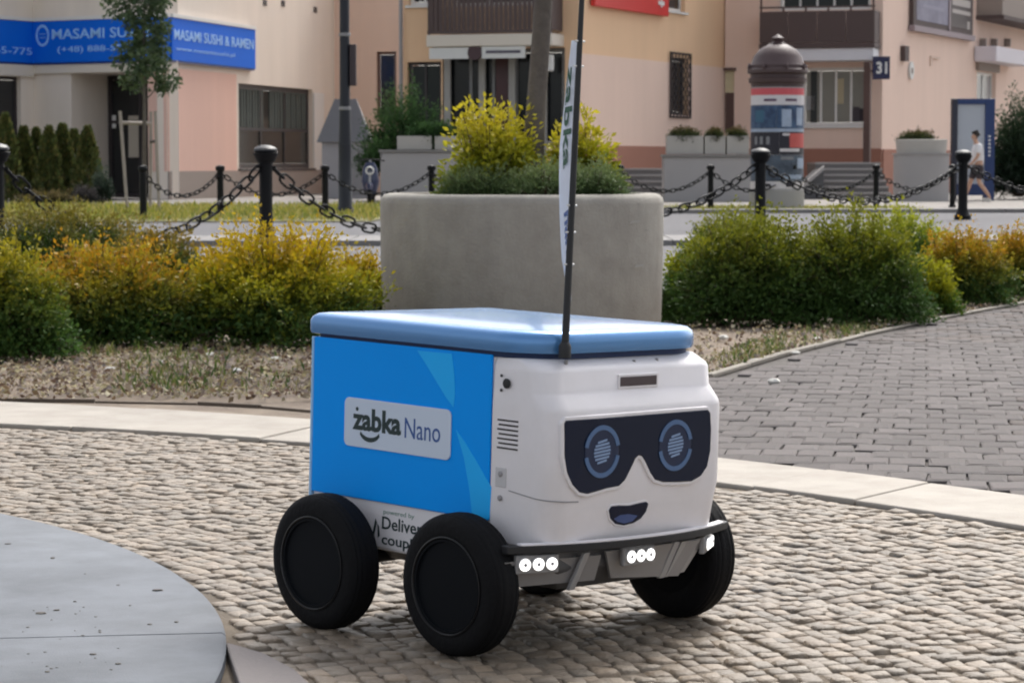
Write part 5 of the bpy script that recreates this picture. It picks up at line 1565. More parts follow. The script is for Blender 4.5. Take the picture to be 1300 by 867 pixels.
# ramp beside the shop steps, with a pale kerb
xa, xb = gx(1015, 71.0), gx(1046, 71.0)
ramp = thing('ramp', ((xa + xb) / 2, 71, 0), 'dark sloping ramp beside the shop steps with a pale top kerb', 'ramp')
MB().prism([(xa, 70.9, -0.02), (xb - 0.02, 70.9, -0.02), (xb - 0.02, 70.9, 0.78), (xa, 70.9, 0.22)], (0, 2.4, 0)).build('ramp_slope', mat('ramp_dark', (0.10, 0.10, 0.105), 0.8), ramp)
MB().prism([(xa, 70.8, 0.225), (xb - 0.02, 70.8, 0.785), (xb - 0.02, 70.8, 0.90), (xa, 70.8, 0.34)], (0, 0.30, 0)).build('ramp_kerb', M_greywall, ramp)

def box_planter(x0px, x1px, Y, z1, dep, label, boxes, name='flower_box_wall'):
    x0, x1 = gx(x0px, Y), gx(x1px, Y)
    root = thing(name, ((x0 + x1) / 2, Y, 0), label, 'planter')
    MB().box((x0, Y, -0.02), (x1, Y + dep, z1)).build('base', M_greywall, root, bevel=0.02)
    MB().box((x0 - 0.04, Y - 0.05, z1 + 0.002), (x1 + 0.04, Y + dep + 0.05, z1 + 0.07)).build('coping', mat('coping_grey', (0.22, 0.21, 0.20), 0.9), root, bevel=0.01)
    return root
Yp = 66.5
sP = FPX / Yp
zcop = CAMH - (196 - HOR) / sP
box_planter(843, 956, Yp, zcop - 0.08, 1.0, 'long grey concrete wall carrying three flower boxes, left of the advertising column', 3)
FB = [(847, 893, 'left'), (895, 921, 'middle'), (923, 951, 'right')]
hb = (197 - 174) / sP
def flower_box(x0px, x1px, Y, z0, h, label, seed, hgt=0.32, dens=90):
    x0, x1 = gx(x0px, Y), gx(x1px, Y)
    root = thing('flower_box', ((x0 + x1) / 2, Y, z0), label, 'planter', 'concrete flower boxes')
    m = MB(); y0, y1 = Y + 0.12, Y + 0.72
    for (a, b, c, d_) in ((x0, y0, x1, y0 + .06), (x0, y1 - .06, x1, y1), (x0, y0 + .06, x0 + .06, y1 - .06), (x1 - .06, y0 + .06, x1, y1 - .06)):
        m.box((a, b, z0), (c, d_, z0 + h))
    m.box((x0 + .06, y0 + .06, z0), (x1 - .06, y1 - .06, z0 + h - 0.06))
    m.build('box', mat('box_concrete', (0.42, 0.40, 0.37), 0.9, var=0.1, scale=2), root)
    return root
for k, (a, b, nm) in enumerate(FB):
    flower_box(a, b, Yp, zcop, hb, nm + ' pale concrete flower box on the grey wall beside the advertising column', k)
    x = (gx(a, Yp) + gx(b, Yp)) / 2
    shrub('trailing_plant', (x, Yp + 0.40, zcop + hb - 0.09), (b - a) / sP / 2 * 1.02, 0.36, 0.34, 'brownish green trailing plant in the ' + nm + ' flower box on the grey wall', 'plant', 'plants in the flower boxes', 200 + k,
          (np.array([.03, .045, .015]), np.array([.07, .085, .025]), np.array([.12, .07, .03])), nshoot=110, nleaf=22, lsize=0.075, tipf=0.7, low=-0.15)
# two-tier round pot on the right
Yr = 68.0; sr = FPX / Yr
xr = gx(1169, Yr)
pot = thing('round_pot', (xr, Yr, 0), 'large two-tier grey concrete pot left of the poster stand', 'planter')
zc = CAMH - (195 - HOR) / sr; zt2 = CAMH - (178 - HOR) / sr
MB().lathe([(0.72, -0.02), (0.72, zc - 0.03), (0.76, zc - 0.028), (0.76, zc), (0.62, zc + 0.001)], 36, (xr, Yr, 0)).build('lower_tier', M_greywall, pot, smooth=True)
MB().lathe([(0.64, zc + 0.002), (0.67, zt2), (0.60, zt2 + 0.01), (0.58, zt2 - 0.08), (0, zt2 - 0.08)], 36, (xr, Yr, 0)).build('upper_tier', mat('box_concrete', (0.42, .4, .37)), pot, smooth=True)
shrub('trailing_plant', (xr - 0.12, Yr, zt2 - 0.06), 0.55, 0.5, 0.36, 'brownish green plant spilling over the two-tier concrete pot', 'plant', 'plants in the flower boxes', 210, (np.array([.03, .045, .015]), np.array([.07, .085, .025]), np.array([.12, .07, .03])), nshoot=140, nleaf=22, lsize=0.075, tipf=0.7, low=-0.2)
# planters before the middle block, with the big shrub
Yl = 66.0; sl_ = FPX / Yl
zl = CAMH - (190 - HOR) / sl_
box_planter(483, 590, Yl, zl - 0.08, 1.2, 'long grey concrete wall with flower boxes behind the round planter', 2)
for k, (a, b, nm) in enumerate(((504, 548, 'left'), (552, 592, 'right'))):
    flower_box(a, b, Yl, zl, 0.34, nm + ' concrete flower box on the grey wall under the big green shrub', k)
BG = (np.array([.028, .065, .02]), np.array([.055, .125, .035]), np.array([.09, .18, .05]))
shrub('laurel_shrub', (gx(512, Yl + 1.6), Yl + 1.6, 0.9), 1.2, 0.9, 2.15, 'big dark green shrub before the middle building, right of the lamp post', 'shrub', None, 221, BG, nshoot=330, nleaf=36, lsize=0.12, tipf=0.7, low=-0.25)
shrub('laurel_shrub', (gx(553, Yl + 0.5), Yl + 0.5, zl + 0.25), 0.75, 0.36, 0.5, 'low dark green shrub trailing from the flower boxes beside the yellow planter shrub', 'shrub', None, 222, BG, nshoot=150, nleaf=30, lsize=0.10, low=-0.2)
shrub('laurel_shrub', (gx(484, Yl + 0.9), Yl + 0.9, 0.75), 0.62, 0.5, 0.95, 'dark green shrub drooping beside the scooter, below the big shrub', 'shrub', None, 223, BG, nshoot=150, nleaf=30, lsize=0.10, low=-0.3)

# grey kiosk with hipped roof beside the lamp post
Yk = 72.0; sk_ = FPX / Yk
kx0, kx1 = gx(409, Yk), gx(466, Yk); zk = CAMH - (181 - HOR) / sk_; zr = CAMH - (126 - HOR) / sk_
kio = thing('kiosk', ((kx0 + kx1) / 2, Yk, 0), 'small grey kiosk with a sloping roof half hidden by the lamp post', 'kiosk')
MB().box((kx0, Yk, -0.02), (kx1, Yk + 1.3, zk)).build('wall', mat('kiosk_wall', (0.34, 0.33, 0.34), 0.8, var=0.08), kio)
ex_ = 0.14
MB().loft([[Vector((kx0 - ex_, Yk - ex_, zk + 0.003)), Vector((kx1 + ex_, Yk - ex_, zk + 0.003)), Vector((kx1 + ex_, Yk + 1.3 + ex_, zk + 0.003)), Vector((kx0 - ex_, Yk + 1.3 + ex_, zk + 0.003))],
           [Vector((kx0 + 0.32, Yk + 0.5, zr)), Vector((kx1 - 0.32, Yk + 0.5, zr)), Vector((kx1 - 0.32, Yk + 0.8, zr)), Vector((kx0 + 0.32, Yk + 0.8, zr))]]).build('roof', mat('kiosk_roof', (0.15, 0.15, 0.16), 0.7, var=0.1), kio)
MB().box((kx0 + 0.75, Yk - 0.02, 0.1), (kx1 - 0.08, Yk - 0.002, zk - 0.2)).build('door', mat('kiosk_door', (0.26, 0.255, 0.26), 0.7), kio)

# lamp post
Yq = 50.0; lx_ = gx(438.5, Yq)
lamp = thing('lamp_post', (lx_, Yq, 0), 'tall dark navy lamp post left of the planter tree', 'lamp post')
M_navy = mat('navy_paint', (0.012, 0.014, 0.022), 0.5, var=0.1, scale=2)
MB().lathe([(0.16, -0.02), (0.16, 0.12), (0.135, 0.16), (0.125, 1.15), (0.128, 1.35)], 20, (lx_, Yq, 0)).build('base', M_navy, lamp, smooth=True)
MB().lathe([(0.125, 1.351), (0.115, 1.6), (0.10, 2.2), (0.085, 6.2)], 20, (lx_, Yq, 0)).build('pole', M_navy, lamp, smooth=True)
MB().lathe([(0.085, 6.2), (0.20, 6.25), (0.24, 6.5), (0.16, 6.65), (0.0, 6.7)], 16, (lx_, Yq, 0)).build('lamp_head', M_navy, lamp, smooth=True)
za, zb = CAMH - (110 - HOR) / 66, CAMH - (58 - HOR) / 66
MB().box((lx_ + 0.10, Yq - 0.10, za), (lx_ + 0.22, Yq + 0.12, zb)).build('sign_box', mat('sign_box_brown', (0.05, 0.035, 0.04), 0.6), lamp, bevel=0.01)
for z in (2.0, 3.4, 4.1):
    MB().lathe([(0.108, z), (0.116, z + 0.005), (0.116, z + 0.06), (0.10, z + 0.065)], 20, (lx_, Yq, 0)).build('clamp', M_alu, lamp, smooth=True)

# young tree with three stakes
Yt = 54.0; st_ = FPX / Yt
tx = gx(183, Yt)
tree('young_tree', (tx, Yt, 0), (tx + 0.05, Yt, CAMH - (-20 - HOR) / st_), 0.055, 0.014, 'slim young street tree between wooden stakes before the blue sign', 15, 0.66, 3600, 0.12,
     [(0.07, 0.11, 0.05), (0.09, 0.13, 0.06), (0.05, 0.085, 0.04)], 81, crown_from=0.46, rad=0.25, limb_up=0.75)
stk = thing('tree_stakes', (tx, Yt, 0), 'wooden support stakes with crossbars round the slim young tree', 'stakes')
M_stake = mat('stake_wood', (0.33, 0.29, 0.26), 0.85, var=0.2, scale=6)
zs2 = CAMH - (142 - HOR) / st_
sp3 = [(gx(165, Yt), gx(157, Yt), Yt - 0.35), (gx(187, Yt), gx(189, Yt), Yt + 0.45), (gx(204, Yt), gx(200, Yt), Yt - 0.2)]
for (xa, xb, y) in sp3:
    MB().tube([(xa, y, -0.05), (xb, y, zs2)], 0.034, 8).build('stake', M_stake, stk)
MB().tube([(sp3[0][1], sp3[0][2], zs2 - 0.24), (sp3[1][1], sp3[1][2], zs2 - 0.24)], 0.04, 8).build('crossbar', M_stake, stk)
MB().tube([(sp3[1][1], sp3[1][2], zs2 - 0.62), (sp3[2][1], sp3[2][2], zs2 - 0.62)], 0.035, 8).build('crossbar', mat('stake_dark', (0.07, 0.05, 0.045), 0.9), stk)

# columnar thujas
def thuja(px, ytop, ybase, w, seed, label):
    Y = CAMH * FPX / (ybase - HOR) if ybase > 215 else 64
    Y = 63.0 + (seed % 3) * 0.5
    s = FPX / Y; h = (CAMH - (ytop - HOR) / s) * 1.03; r = w / s / 2 * 1.25
    rg = np.random.default_rng(seed)
    c = np.array([gx(px, Y), Y, 0.0])
    root = thing('thuja', tuple(c), label, 'thuja', 'columnar thujas before the restaurant')
    MB().tube([tuple(c), (c[0], c[1], h * 0.8)], [0.035, 0.008], 7).build('trunk', M_bark, root)
    n = 3800
    z = rg.random(n) ** 0.85; az = rg.uniform(0, 2 * math.pi, n)
    prof_ = (1 - z) ** 0.75 * np.minimum(1, 0.55 + z * 3) * (1 + 0.14 * np.sin(az * 5 + z * 14 + seed))
    rad_ = r * prof_ * (0.72 + 0.33 * rg.random(n)) + 0.01
    P = c + np.stack([np.cos(az) * rad_, np.sin(az) * rad_, z * h * 0.98 + 0.02], 1)
    D = np.stack([np.cos(az) * 0.5, np.sin(az) * 0.5, np.ones(n)], 1) + rg.normal(size=(n, 3)) * 0.22
    C = np.array([[.08, .105, .03], [.11, .13, .035], [.055, .08, .025], [.16, .14, .045]])[rg.integers(0, 4, n)] * rg.uniform(.7, 1.3, (n, 1))
    build_leaves('crown', P, D, rg.uniform(0.07, 0.15, n), 0.5, C, root, rg)
TH = ['first thuja from the left edge, behind the cut-off bollard', 'second thuja from the left, below the cream pillar', 'third thuja from the left in the row before the restaurant', 'fourth thuja from the left in the row before the restaurant',
      'fifth thuja from the left in the row before the restaurant', 'sixth thuja from the left, before the restaurant porch', 'last thuja of the row, nearest the restaurant door']
for k, (px, yt, w) in enumerate(((8, 150, 40), (31, 166, 38), (47, 168, 32), (63, 166, 34), (80, 163, 38), (95, 170, 36), (112, 166, 38))):
    thuja(px, yt, 258, w, 300 + k, TH[k])
shrub('potted_shrub', (gx(130, 62.0), 62.0, 0), 0.28, 0.28, 1.0, 'small grey-green conifer before the dark restaurant door', 'shrub', None, 311, (np.array([.02, .035, .02]), np.array([.04, .065, .045]), np.array([.07, .10, .07])), nshoot=120, nleaf=26, lsize=0.07, low=0.0)
shrub('potted_shrub', (gx(108, 61.0), 61.0, 0), 0.42, 0.35, 0.48, 'low dark purple-green shrub at the foot of the last thuja', 'shrub', None, 312, (np.array([.02, .022, .02]), np.array([.045, .04, .04]), np.array([.08, .07, .07])), nshoot=110, nleaf=22, lsize=0.07, low=0.0)
shrub('potted_shrub', (gx(58, 60.0), 60.0, 0), 0.9, 0.35, 0.34, 'low brown-green ground shrub along the foot of the thujas', 'shrub', None, 313, (np.array([.05, .05, .02]), np.array([.12, .10, .04]), np.array([.2, .15, .06])), nshoot=150, nleaf=22, lsize=0.07, low=0.0)

# parked scooter, seen from the front
Ys = 62.0; ss = FPX / Ys; sx_ = gx(471, Ys)
sc = thing('motor_scooter', (sx_, Ys, 0), 'dark blue motor scooter parked by the grey wall right of the lamp post', 'scooter')
M_sc = mat('scooter_blue', (0.012, 0.02, 0.07), 0.3, coat=0.4)
def wheel_y(y, z, r, w, name):
    m = MB(); loops = []
    for k in range(24):
        a = 2 * math.pi * k / 24; cdir = Vector((0, math.cos(a), math.sin(a)))
        loops.append([Vector((sx_, y, z)) + cdir * (r - w / 2 + w / 2 * math.cos(b)) + Vector((w / 2 * math.sin(b), 0, 0)) for b in [2 * math.pi * i / 8 for i in range(8)]])
    loops.append(loops[0]); m.loft(loops, cap=False)
    wh = m.build(name, M_tyre, sc, smooth=True)
    MB().lathe([(r - w, -0.02), (r - w, 0.02), (0, 0.03)], 20, (sx_, y, z), axis='x').build('rim', M_alu, wh)
wheel_y(Ys - 0.62, 0.22, 0.22, 0.11, 'front_wheel'); wheel_y(Ys + 0.62, 0.22, 0.22, 0.12, 'rear_wheel')
MB().loft([[Vector((sx_ + w * math.cos(a), Ys - 0.62 + 0.26 * math.sin(a), z)) for a in [2 * math.pi * i / 14 for i in range(14)]] for w, z in ((0.07, 0.36), (0.09, 0.46), (0.05, 0.52))]).build('front_fender', M_sc, sc, smooth=True)
MB().loft([[Vector((sx_ + w * math.cos(a), y + d_ * math.sin(a), z)) for a in [2 * math.pi * i / 16 for i in range(16)]] for w, d_, y, z in ((0.14, 0.10, Ys - 0.36, 0.26), (0.20, 0.10, Ys - 0.38, 0.55), (0.18, 0.09, Ys - 0.34, 0.85), (0.10, 0.07, Ys - 0.30, 1.0))]).build('front_shield', M_sc, sc, smooth=True)
MB().loft([[Vector((sx_ + w * math.cos(a), Ys + 0.30 + l * math.sin(a), z)) for a in [2 * math.pi * i / 16 for i in range(16)]] for w, l, z in ((0.12, 0.40, 0.28), (0.19, 0.50, 0.5), (0.17, 0.48, 0.68))]).build('body', M_sc, sc, smooth=True)
MB().loft([[Vector((sx_ + w * math.cos(a), Ys + 0.28 + l * math.sin(a), z)) for a in [2 * math.pi * i / 16 for i in range(16)]] for w, l, z in ((0.15, 0.44, 0.685), (0.16, 0.45, 0.74), (0.10, 0.38, 0.78))]).build('seat', M_dark, sc, smooth=True)
MB().box((sx_ - 0.14, Ys - 0.34, 0.22), (sx_ + 0.14, Ys + 0.05, 0.28)).build('floorboard', M_dark, sc, bevel=0.02)
MB().tube([(sx_ - 0.34, Ys - 0.22, 1.03), (sx_ - 0.12, Ys - 0.28, 1.06), (sx_ + 0.12, Ys - 0.28, 1.06), (sx_ + 0.34, Ys - 0.22, 1.03)], 0.018, 8).build('handlebar', M_dark, sc)
MB().tube([(sx_, Ys - 0.62, 0.24), (sx_, Ys - 0.32, 1.04)], 0.03, 8).build('fork', M_alu, sc)
m = MB(); loops = []
for k in range(20):
    a = 2 * math.pi * k / 20; cdir = Vector((math.cos(a), 0, math.sin(a)))
    loops.append([Vector((sx_, Ys - 0.47, 0.80)) + cdir * (0.085 + 0.02 * math.cos(b)) + Vector((0, 0.03 * math.sin(b), 0)) for b in [2 * math.pi * i / 6 for i in range(6)]])
loops.append(loops[0]); m.loft(loops, cap=False)
m.build('headlight_ring', M_frame_w, sc, smooth=True)
for s in (-1, 1):
    MB().tube([(sx_ + s * 0.24, Ys - 0.26, 1.05), (sx_ + s * 0.28, Ys - 0.28, 1.22)], 0.01, 6).build('mirror_arm', M_dark, sc)

# ------------------------------------------------------------------ advertising column
Yc = 56.0; sc_ = FPX / Yc
cxx = gx(986, Yc); cr_ = 33.5 / sc_
zc_ = lambda py: CAMH - (py - HOR) / sc_
acol = thing('advertising_column', (cxx, Yc, 0), 'round advertising column with a brown domed roof and posters', 'advertising column')
M_dome = mat('dome_brown', (0.075, 0.045, 0.045), 0.55, var=0.15, scale=3)
MB().lathe([(cr_ * 1.04, -0.02), (cr_ * 1.04, zc_(241)), (cr_ * 0.99, zc_(240)), (cr_ * 0.99, zc_(112)), (0, zc_(112))], 40, (cxx, Yc, 0)).build('shaft', M_greywall, acol, smooth=True)
MB().lathe([(cr_ * 0.98, zc_(115)), (cr_ * 1.0, zc_(107)), (cr_ * 1.08, zc_(106)), (cr_ * 1.10, zc_(101)), (cr_ * 1.02, zc_(100)), (cr_ * 1.02, zc_(96)), (cr_ * 1.14, zc_(94)), (cr_ * 1.14, zc_(90)), (cr_ * 1.05, zc_(88)), (cr_ * 1.05, zc_(84)), (cr_ * 1.0, zc_(82)), (cr_ * 0.9, zc_(73)), (cr_ * 0.68, zc_(64)), (cr_ * 0.35, zc_(58)), (cr_ * 0.16, zc_(57)), (0, zc_(57))], 40, (cxx, Yc, 0)).build('dome', M_dome, acol, smooth=True)
fin = MB().lathe([(0.09, zc_(58)), (0.16, zc_(56.5)), (0.08, zc_(54)), (0.12, zc_(52)), (0.13, zc_(50)), (0.06, zc_(47)), (0.0, zc_(45))], 16, (cxx, Yc, 0)).build('finial', M_dome, acol, smooth=True)
for k in range(8):
    a = 2 * math.pi * k / 8 + 0.2
    q = Vector((cxx + cr_ * 1.11 * math.cos(a), Yc + cr_ * 1.11 * math.sin(a), zc_(90)))
    MB().lathe([(0.03, 0), (0.045, 0.05), (0.02, 0.12), (0, 0.14)], 8, q).build('roof_knob', M_dome, acol, smooth=True)
def wrap(name, a0, a1, py0, py1, m, parent=acol, out=0.006, n=14):
    mb = MB(); r0 = cr_ * 0.99 + out - 0.004; r1 = cr_ * 0.99 + out
    loops = []
    for i in range(n + 1):
        a = R(-90 + a0 + (a1 - a0) * i / n)
        loops.append([Vector((cxx + r * math.cos(a), Yc + r * math.sin(a), z)) for r, z in ((r0, zc_(py1)), (r1, zc_(py1)), (r1, zc_(py0)), (r0, zc_(py0)))])
    return mb.loft(loops).build(name, m, parent)
cW = mat('poster_white', (0.66, 0.62, 0.64), 0.6); cR = mat('poster_red', (0.62, 0.10, 0.12), 0.6); cN = mat('poster_navy', (0.02, 0.045, 0.11), 0.5, var=0.6, scale=5, col2=(0.06, 0.12, 0.22)); cD = mat('poster_black', (0.018, 0.016, 0.028), 0.5, var=0.4, scale=4)
cB = mat('poster_skin', (0.35, 0.42, 0.55), 0.6, var=0.5, scale=6)
wrap('poster', -100, 100, 113.5, 122, cR); pw = wrap('poster', -100, 100, 122.3, 134.5, cW)
for a in (-22, 26): wrap('poster_line', a - 14, a + 14, 127, 130, mat('poster_ink', (0.10, 0.05, 0.10), 0.6), pw, 0.009)
pn_ = wrap('poster', -100, -8, 135, 164, cN); pq = wrap('poster', -7.5, 100, 135, 164, cN)
wrap('poster_figure', 4, 26, 140, 162, cB, pq, 0.009); wrap('poster_figure', 40, 62, 138, 160, cB, pq, 0.009); wrap('poster_figure', -60, -36, 141, 156, mat('poster_teal', (0.04, 0.12, 0.20), 0.6), pn_, 0.009)
wrap('poster', -100, 100, 164.5, 168, cB)
pk1 = wrap('poster', -100, -2, 168.5, 197, cD); pk2 = wrap('poster', -1.5, 100, 168.5, 197, cD)
wrap('poster_figure', 22, 75, 170, 188, mat('poster_redface', (0.55, 0.10, 0.09), 0.6, var=0.3, scale=4), pk2, 0.009); wrap('poster_line', 0, 50, 189, 193, cW, pk2, 0.009); wrap('poster_line', 6, 22, 170, 173, cW, pk2, 0.009)
for k in range(3): wrap('poster_line', -62 + k * 16, -54 + k * 16, 174, 184, mat('poster_grey', (0.22, 0.22, 0.24), 0.6), pk1, 0.009)
wrap('poster_line', -90, -30, 190, 195, mat('poster_grey', (0.22, 0.22, 0.24), 0.6), pk1, 0.009)
pl1 = wrap('poster', -100, 100, 197.5, 230, mat('poster_slate', (0.04, 0.055, 0.085), 0.5, var=0.5, scale=4, col2=(0.10, 0.13, 0.18)))
wrap('poster_line', 2, 32, 199, 203, mat('poster_grey', (0.22, 0.22, 0.24), 0.6), pl1, 0.009); wrap('poster_figure', 44, 70, 201, 214, cB, pl1, 0.009); wrap('poster_line', 0, 60, 222, 227, cB, pl1, 0.009)
pl2 = wrap('poster', -100, 100, 230.5, 239.5, cW)
wrap('poster_line', 14, 30, 232, 237, cD, pl2, 0.009); wrap('poster_line', -60, -20, 233, 236, cD, pl2, 0.009)

# ------------------------------------------------------------------ poster stand
Ya = 69.0; sa_ = FPX / Ya
ax0, ax1 = gx(1208, Ya), gx(1262, Ya); az0, az1 = CAMH - (248 - HOR) / sa_, CAMH - (126 - HOR) / sa_
stand = thing('poster_stand', ((ax0 + ax1) / 2, Ya, 0), 'blue-framed poster stand with a pale blank poster behind the walking person', 'poster stand')
M_sb = mat('stand_blue', (0.012, 0.035, 0.13), 0.4); M_sbd = mat('stand_dark', (0.02, 0.022, 0.04), 0.4)
w_ = 0.14
MB().box((ax0, Ya, -0.02), (ax0 + w_, Ya + 0.3, az1)).build('frame_post', M_sbd, stand, bevel=0.01)
MB().box((ax1 - 0.26, Ya, -0.02), (ax1, Ya + 0.3, az1)).build('frame_post', M_sb, stand, bevel=0.01)
MB().box((ax0 + w_, Ya + 0.005, az1 - 0.15), (ax1 - 0.26, Ya + 0.295, az1 - 0.004)).build('frame_bar', M_sb, stand)
MB().box((ax0 + w_, Ya + 0.005, az0), (ax1 - 0.26, Ya + 0.295, az0 + 0.3)).build('frame_bar', M_sb, stand)
MB().box((ax0 + w_, Ya + 0.06, az0 + 0.3), (ax1 - 0.26, Ya + 0.09, az1 - 0.15)).build('poster', mat('stand_poster', (0.42, 0.45, 0.50), 0.3, var=0.05, scale=1.5), stand)
for k in range(6):
    MB().box((ax1 - 0.17, Ya - 0.004, 1.15 + k * 0.1), (ax1 - 0.11, Ya - 0.001, 1.20 + k * 0.1)).build('frame_mark', M_frame_w, stand)

# dark hedge at the right edge
for k, (px, w, h, Y, lab) in enumerate(((1292, 78, 2.85, 71, 'tall dark evergreen at the right edge behind the poster stand'), (1335, 80, 3.7, 72, 'tallest dark evergreen cut off by the right edge'))):
    shrub('evergreen_tree', (gx(px, Y), Y, 0.05), w / (FPX / Y) / 2, 0.8, h, lab, 'evergreen', None, 330 + k, (np.array([.012, .028, .014]), np.array([.025, .05, .022]), np.array([.04, .075, .03])), nshoot=420, nleaf=40, lsize=0.13, tipf=0.6, low=-0.02)

# ------------------------------------------------------------------ walking person
Yw = 65.5; pxx = gx(1240, Yw)
per = thing('person', (pxx, Yw, 0), 'person in white shirt and dark shorts walking left past the poster stand', 'person')
def skin(name, nodes, edges, m, parent, root_i=0, lv=2):
    """nodes: (x, y, z, rx, ry); x is along the walk (negative = ahead, to the left)"""
    me = bpy.data.meshes.new(name)
    me.from_pydata([(q[0], q[1], q[2]) for q in nodes], edges, [])
    o = bpy.data.objects.new(name, me); COL.objects.link(o)
    o.modifiers.new('skin', 'SKIN').use_smooth_shade = True
    sv = me.skin_vertices
    if not sv: 
        bpy.context.view_layer.objects.active = o
        sv = me.attributes and me.skin_vertices
    for i, q in enumerate(nodes):
        me.skin_vertices[0].data[i].radius = (q[3], q[4])
        me.skin_vertices[0].data[i].use_root = (i == root_i)
    sb = o.modifiers.new('sub', 'SUBSURF'); sb.levels = lv; sb.render_levels = lv
    dg = bpy.context.evaluated_depsgraph_get()
    ev_ = o.evaluated_get(dg); m2 = bpy.data.meshes.new_from_object(ev_)
    bpy.data.objects.remove(o)
    m2.name = name; m2.materials.clear(); m2.materials.append(m)
    m2.polygons.foreach_set('use_smooth', [True] * len(m2.polygons))
    o2 = bpy.data.objects.new(name, m2); COL.objects.link(o2); o2.parent = parent
    return o2
M_skin = mat('skin', (0.50, 0.30, 0.21), 0.6); M_shirt = mat('shirt_white', (0.74, 0.73, 0.74), 0.8, var=0.05, scale=6); M_short = mat('shorts_dark', (0.045, 0.035, 0.04), 0.85); M_hair = mat('hair_dark', (0.018, 0.014, 0.012), 0.7); M_shoe = mat('shoe_light', (0.5, 0.47, 0.43), 0.7)
N = []; E_ = []
def nd(*q): N.append(q); return len(N) - 1
pel = nd(0.02, 0, 0.96, .13, .16); wai = nd(0.01, 0, 1.10, .115, .14); che = nd(-0.01, 0, 1.30, .125, .165); nec0 = nd(-0.02, 0, 1.46, .07, .08); nec = nd(-0.045, 0, 1.52, .052, .052)
hd0 = nd(-0.065, 0, 1.59, .075, .068); hd1 = nd(-0.065, 0, 1.66, .088, .075); hd2 = nd(-0.05, 0, 1.72, .075, .066)
E_ += [(pel, wai), (wai, che), (che, nec0), (nec0, nec), (nec, hd0), (hd0, hd1), (hd1, hd2)]
nose = nd(-0.155, 0, 1.635, .012, .012); E_.append((hd1, nose))
def limb(start, pts):
    p = start
    for q in pts:
        k = nd(*q); E_.append((p, k)); p = k
    return p
HANDS = []
for s, sw in ((-1, -1), (1, 1)):
    # near arm (s=-1, towards the camera) swings forward with a bent elbow, far arm back
    if s < 0: w = limb(che, [(0.0, -0.19, 1.40, .055, .055), (-0.02, -0.225, 1.15, .043, .043), (-0.16, -0.21, 0.99, .034, .034), (-0.20, -0.205, 0.955, .026, .032)]); hp = (-0.235, -0.20, 0.925)
    else: w = limb(che, [(0.0, 0.19, 1.40, .055, .055), (0.08, 0.225, 1.15, .043, .043), (0.03, 0.22, 0.93, .034, .034), (0.02, 0.22, 0.90, .026, .032)]); hp = (0.01, 0.218, 0.86)
    kpalm = nd(*hp, .024, .032); E_.append((w, kpalm))
    for f in range(4):
        a = (f - 1.5) * 0.019; L = (0.055, 0.065, 0.062, 0.045)[f]
        k1_ = nd(hp[0] - 0.03 + a * 0.4, hp[1] + a, hp[2] - 0.035, .0085, .0085); E_.append((kpalm, k1_)); k2_ = nd(hp[0] - 0.03 + a * 0.4 + 0.008, hp[1] + a, hp[2] - 0.035 - L, .007, .007); E_.append((k1_, k2_))
    k1_ = nd(hp[0] - 0.04, hp[1] - 0.02 * s, hp[2] + 0.0, .009, .009); E_.append((kpalm, k1_)); k2_ = nd(hp[0] - 0.06, hp[1] - 0.025 * s, hp[2] - 0.035, .008, .008); E_.append((k1_, k2_))
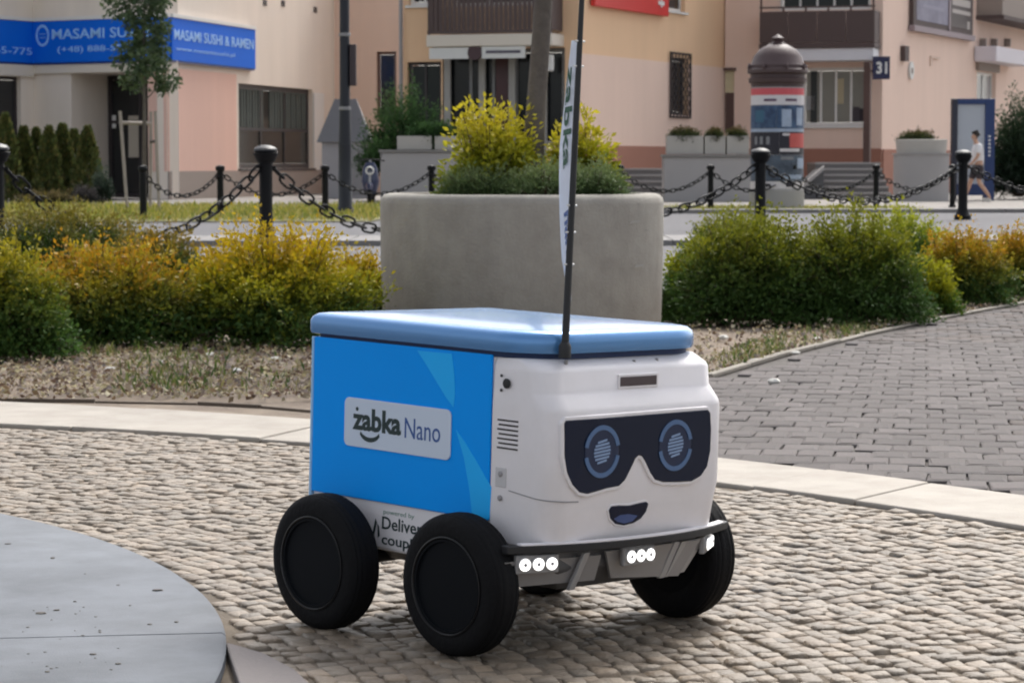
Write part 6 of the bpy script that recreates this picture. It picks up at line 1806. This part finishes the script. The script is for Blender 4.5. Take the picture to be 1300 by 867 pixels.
# legs in mid-stride: near leg back, far leg forward
limb(pel, [(0.04, -0.09, 0.86, .095, .09), (0.03, -0.10, 0.50, .06, .058), (0.20, -0.10, 0.28, .052, .05), (0.31, -0.10, 0.115, .036, .036), (0.255, -0.10, 0.045, .034, .038), (0.17, -0.10, 0.035, .022, .036)])
limb(pel, [(-0.02, 0.09, 0.86, .095, .09), (-0.15, 0.10, 0.50, .06, .058), (-0.22, 0.10, 0.28, .052, .05), (-0.29, 0.10, 0.09, .036, .036), (-0.35, 0.10, 0.045, .034, .038), (-0.44, 0.10, 0.04, .022, .036)])
skin('body', N, E_, M_skin, per, 0)
N = []; E_ = []
a = nd(0.02, 0, 0.90, .155, .185); b = nd(0.015, 0, 1.08, .140, .165); c = nd(-0.005, 0, 1.30, .150, .19); d_ = nd(-0.015, 0, 1.435, .10, .12); nk = nd(-0.03, 0, 1.475, .068, .07)
E_ += [(a, b), (b, c), (c, d_), (d_, nk)]
for s in (-1, 1):
    limb(c, [(0.0, s * 0.20, 1.40, .078, .075), (0.005 + (0.03 if s > 0 else 0), s * 0.232, 1.20, .07, .066)])
skin('shirt', N, E_, M_shirt, per, 0)
N = []; E_ = []
a = nd(0.02, 0, 0.97, .15, .178); c = nd(0.02, 0, 0.89, .15, .178); E_.append((a, c))
limb(c, [(0.045, -0.095, 0.80, .108, .10), (0.035, -0.105, 0.55, .088, .085)]); limb(c, [(-0.03, 0.095, 0.80, .108, .10), (-0.14, 0.105, 0.55, .088, .085)])
skin('shorts', N, E_, M_short, per, 0)
N = []; E_ = []
a = nd(-0.045, 0, 1.70, .090, .079); b = nd(-0.06, 0, 1.735, .07, .064); c = nd(-0.005, 0, 1.655, .062, .064); E_ += [(a, b), (a, c)]
skin('hair', N, E_, M_hair, per, 0)
for (x, y, z) in ((0.23, -0.10, 0.05), (-0.385, 0.10, 0.045)):
    MB().loft([[Vector((x + 0.13 * math.cos(t) * sx, y + 0.047 * math.sin(t), z + dz)) for t in [2 * math.pi * i / 14 for i in range(14)]] for dz, sx in ((-0.046, 1.0), (-0.01, 1.02), (0.03, 0.8), (0.05, 0.45))]).build('shoe', M_shoe, per, smooth=True, local=True)
for s in (-1, 1):
    MB().lathe([(0.0, -0.012), (0.022, -0.008), (0.026, 0.0), (0.018, 0.008), (0, 0.01)], 10, (-0.04, s * 0.074, 1.645)).build('ear', M_skin, per, smooth=True, local=True)
    MB().lathe([(0.0, -0.008), (0.009, 0.0), (0.0, 0.008)], 8, (-0.135, s * 0.033, 1.662)).build('eye', M_hair, per, smooth=True, local=True)
MB().box((-0.146, -0.022, 1.592), (-0.132, 0.022, 1.599)).build('mouth', mat('lip', (0.32, 0.14, 0.11), 0.6), per, local=True)
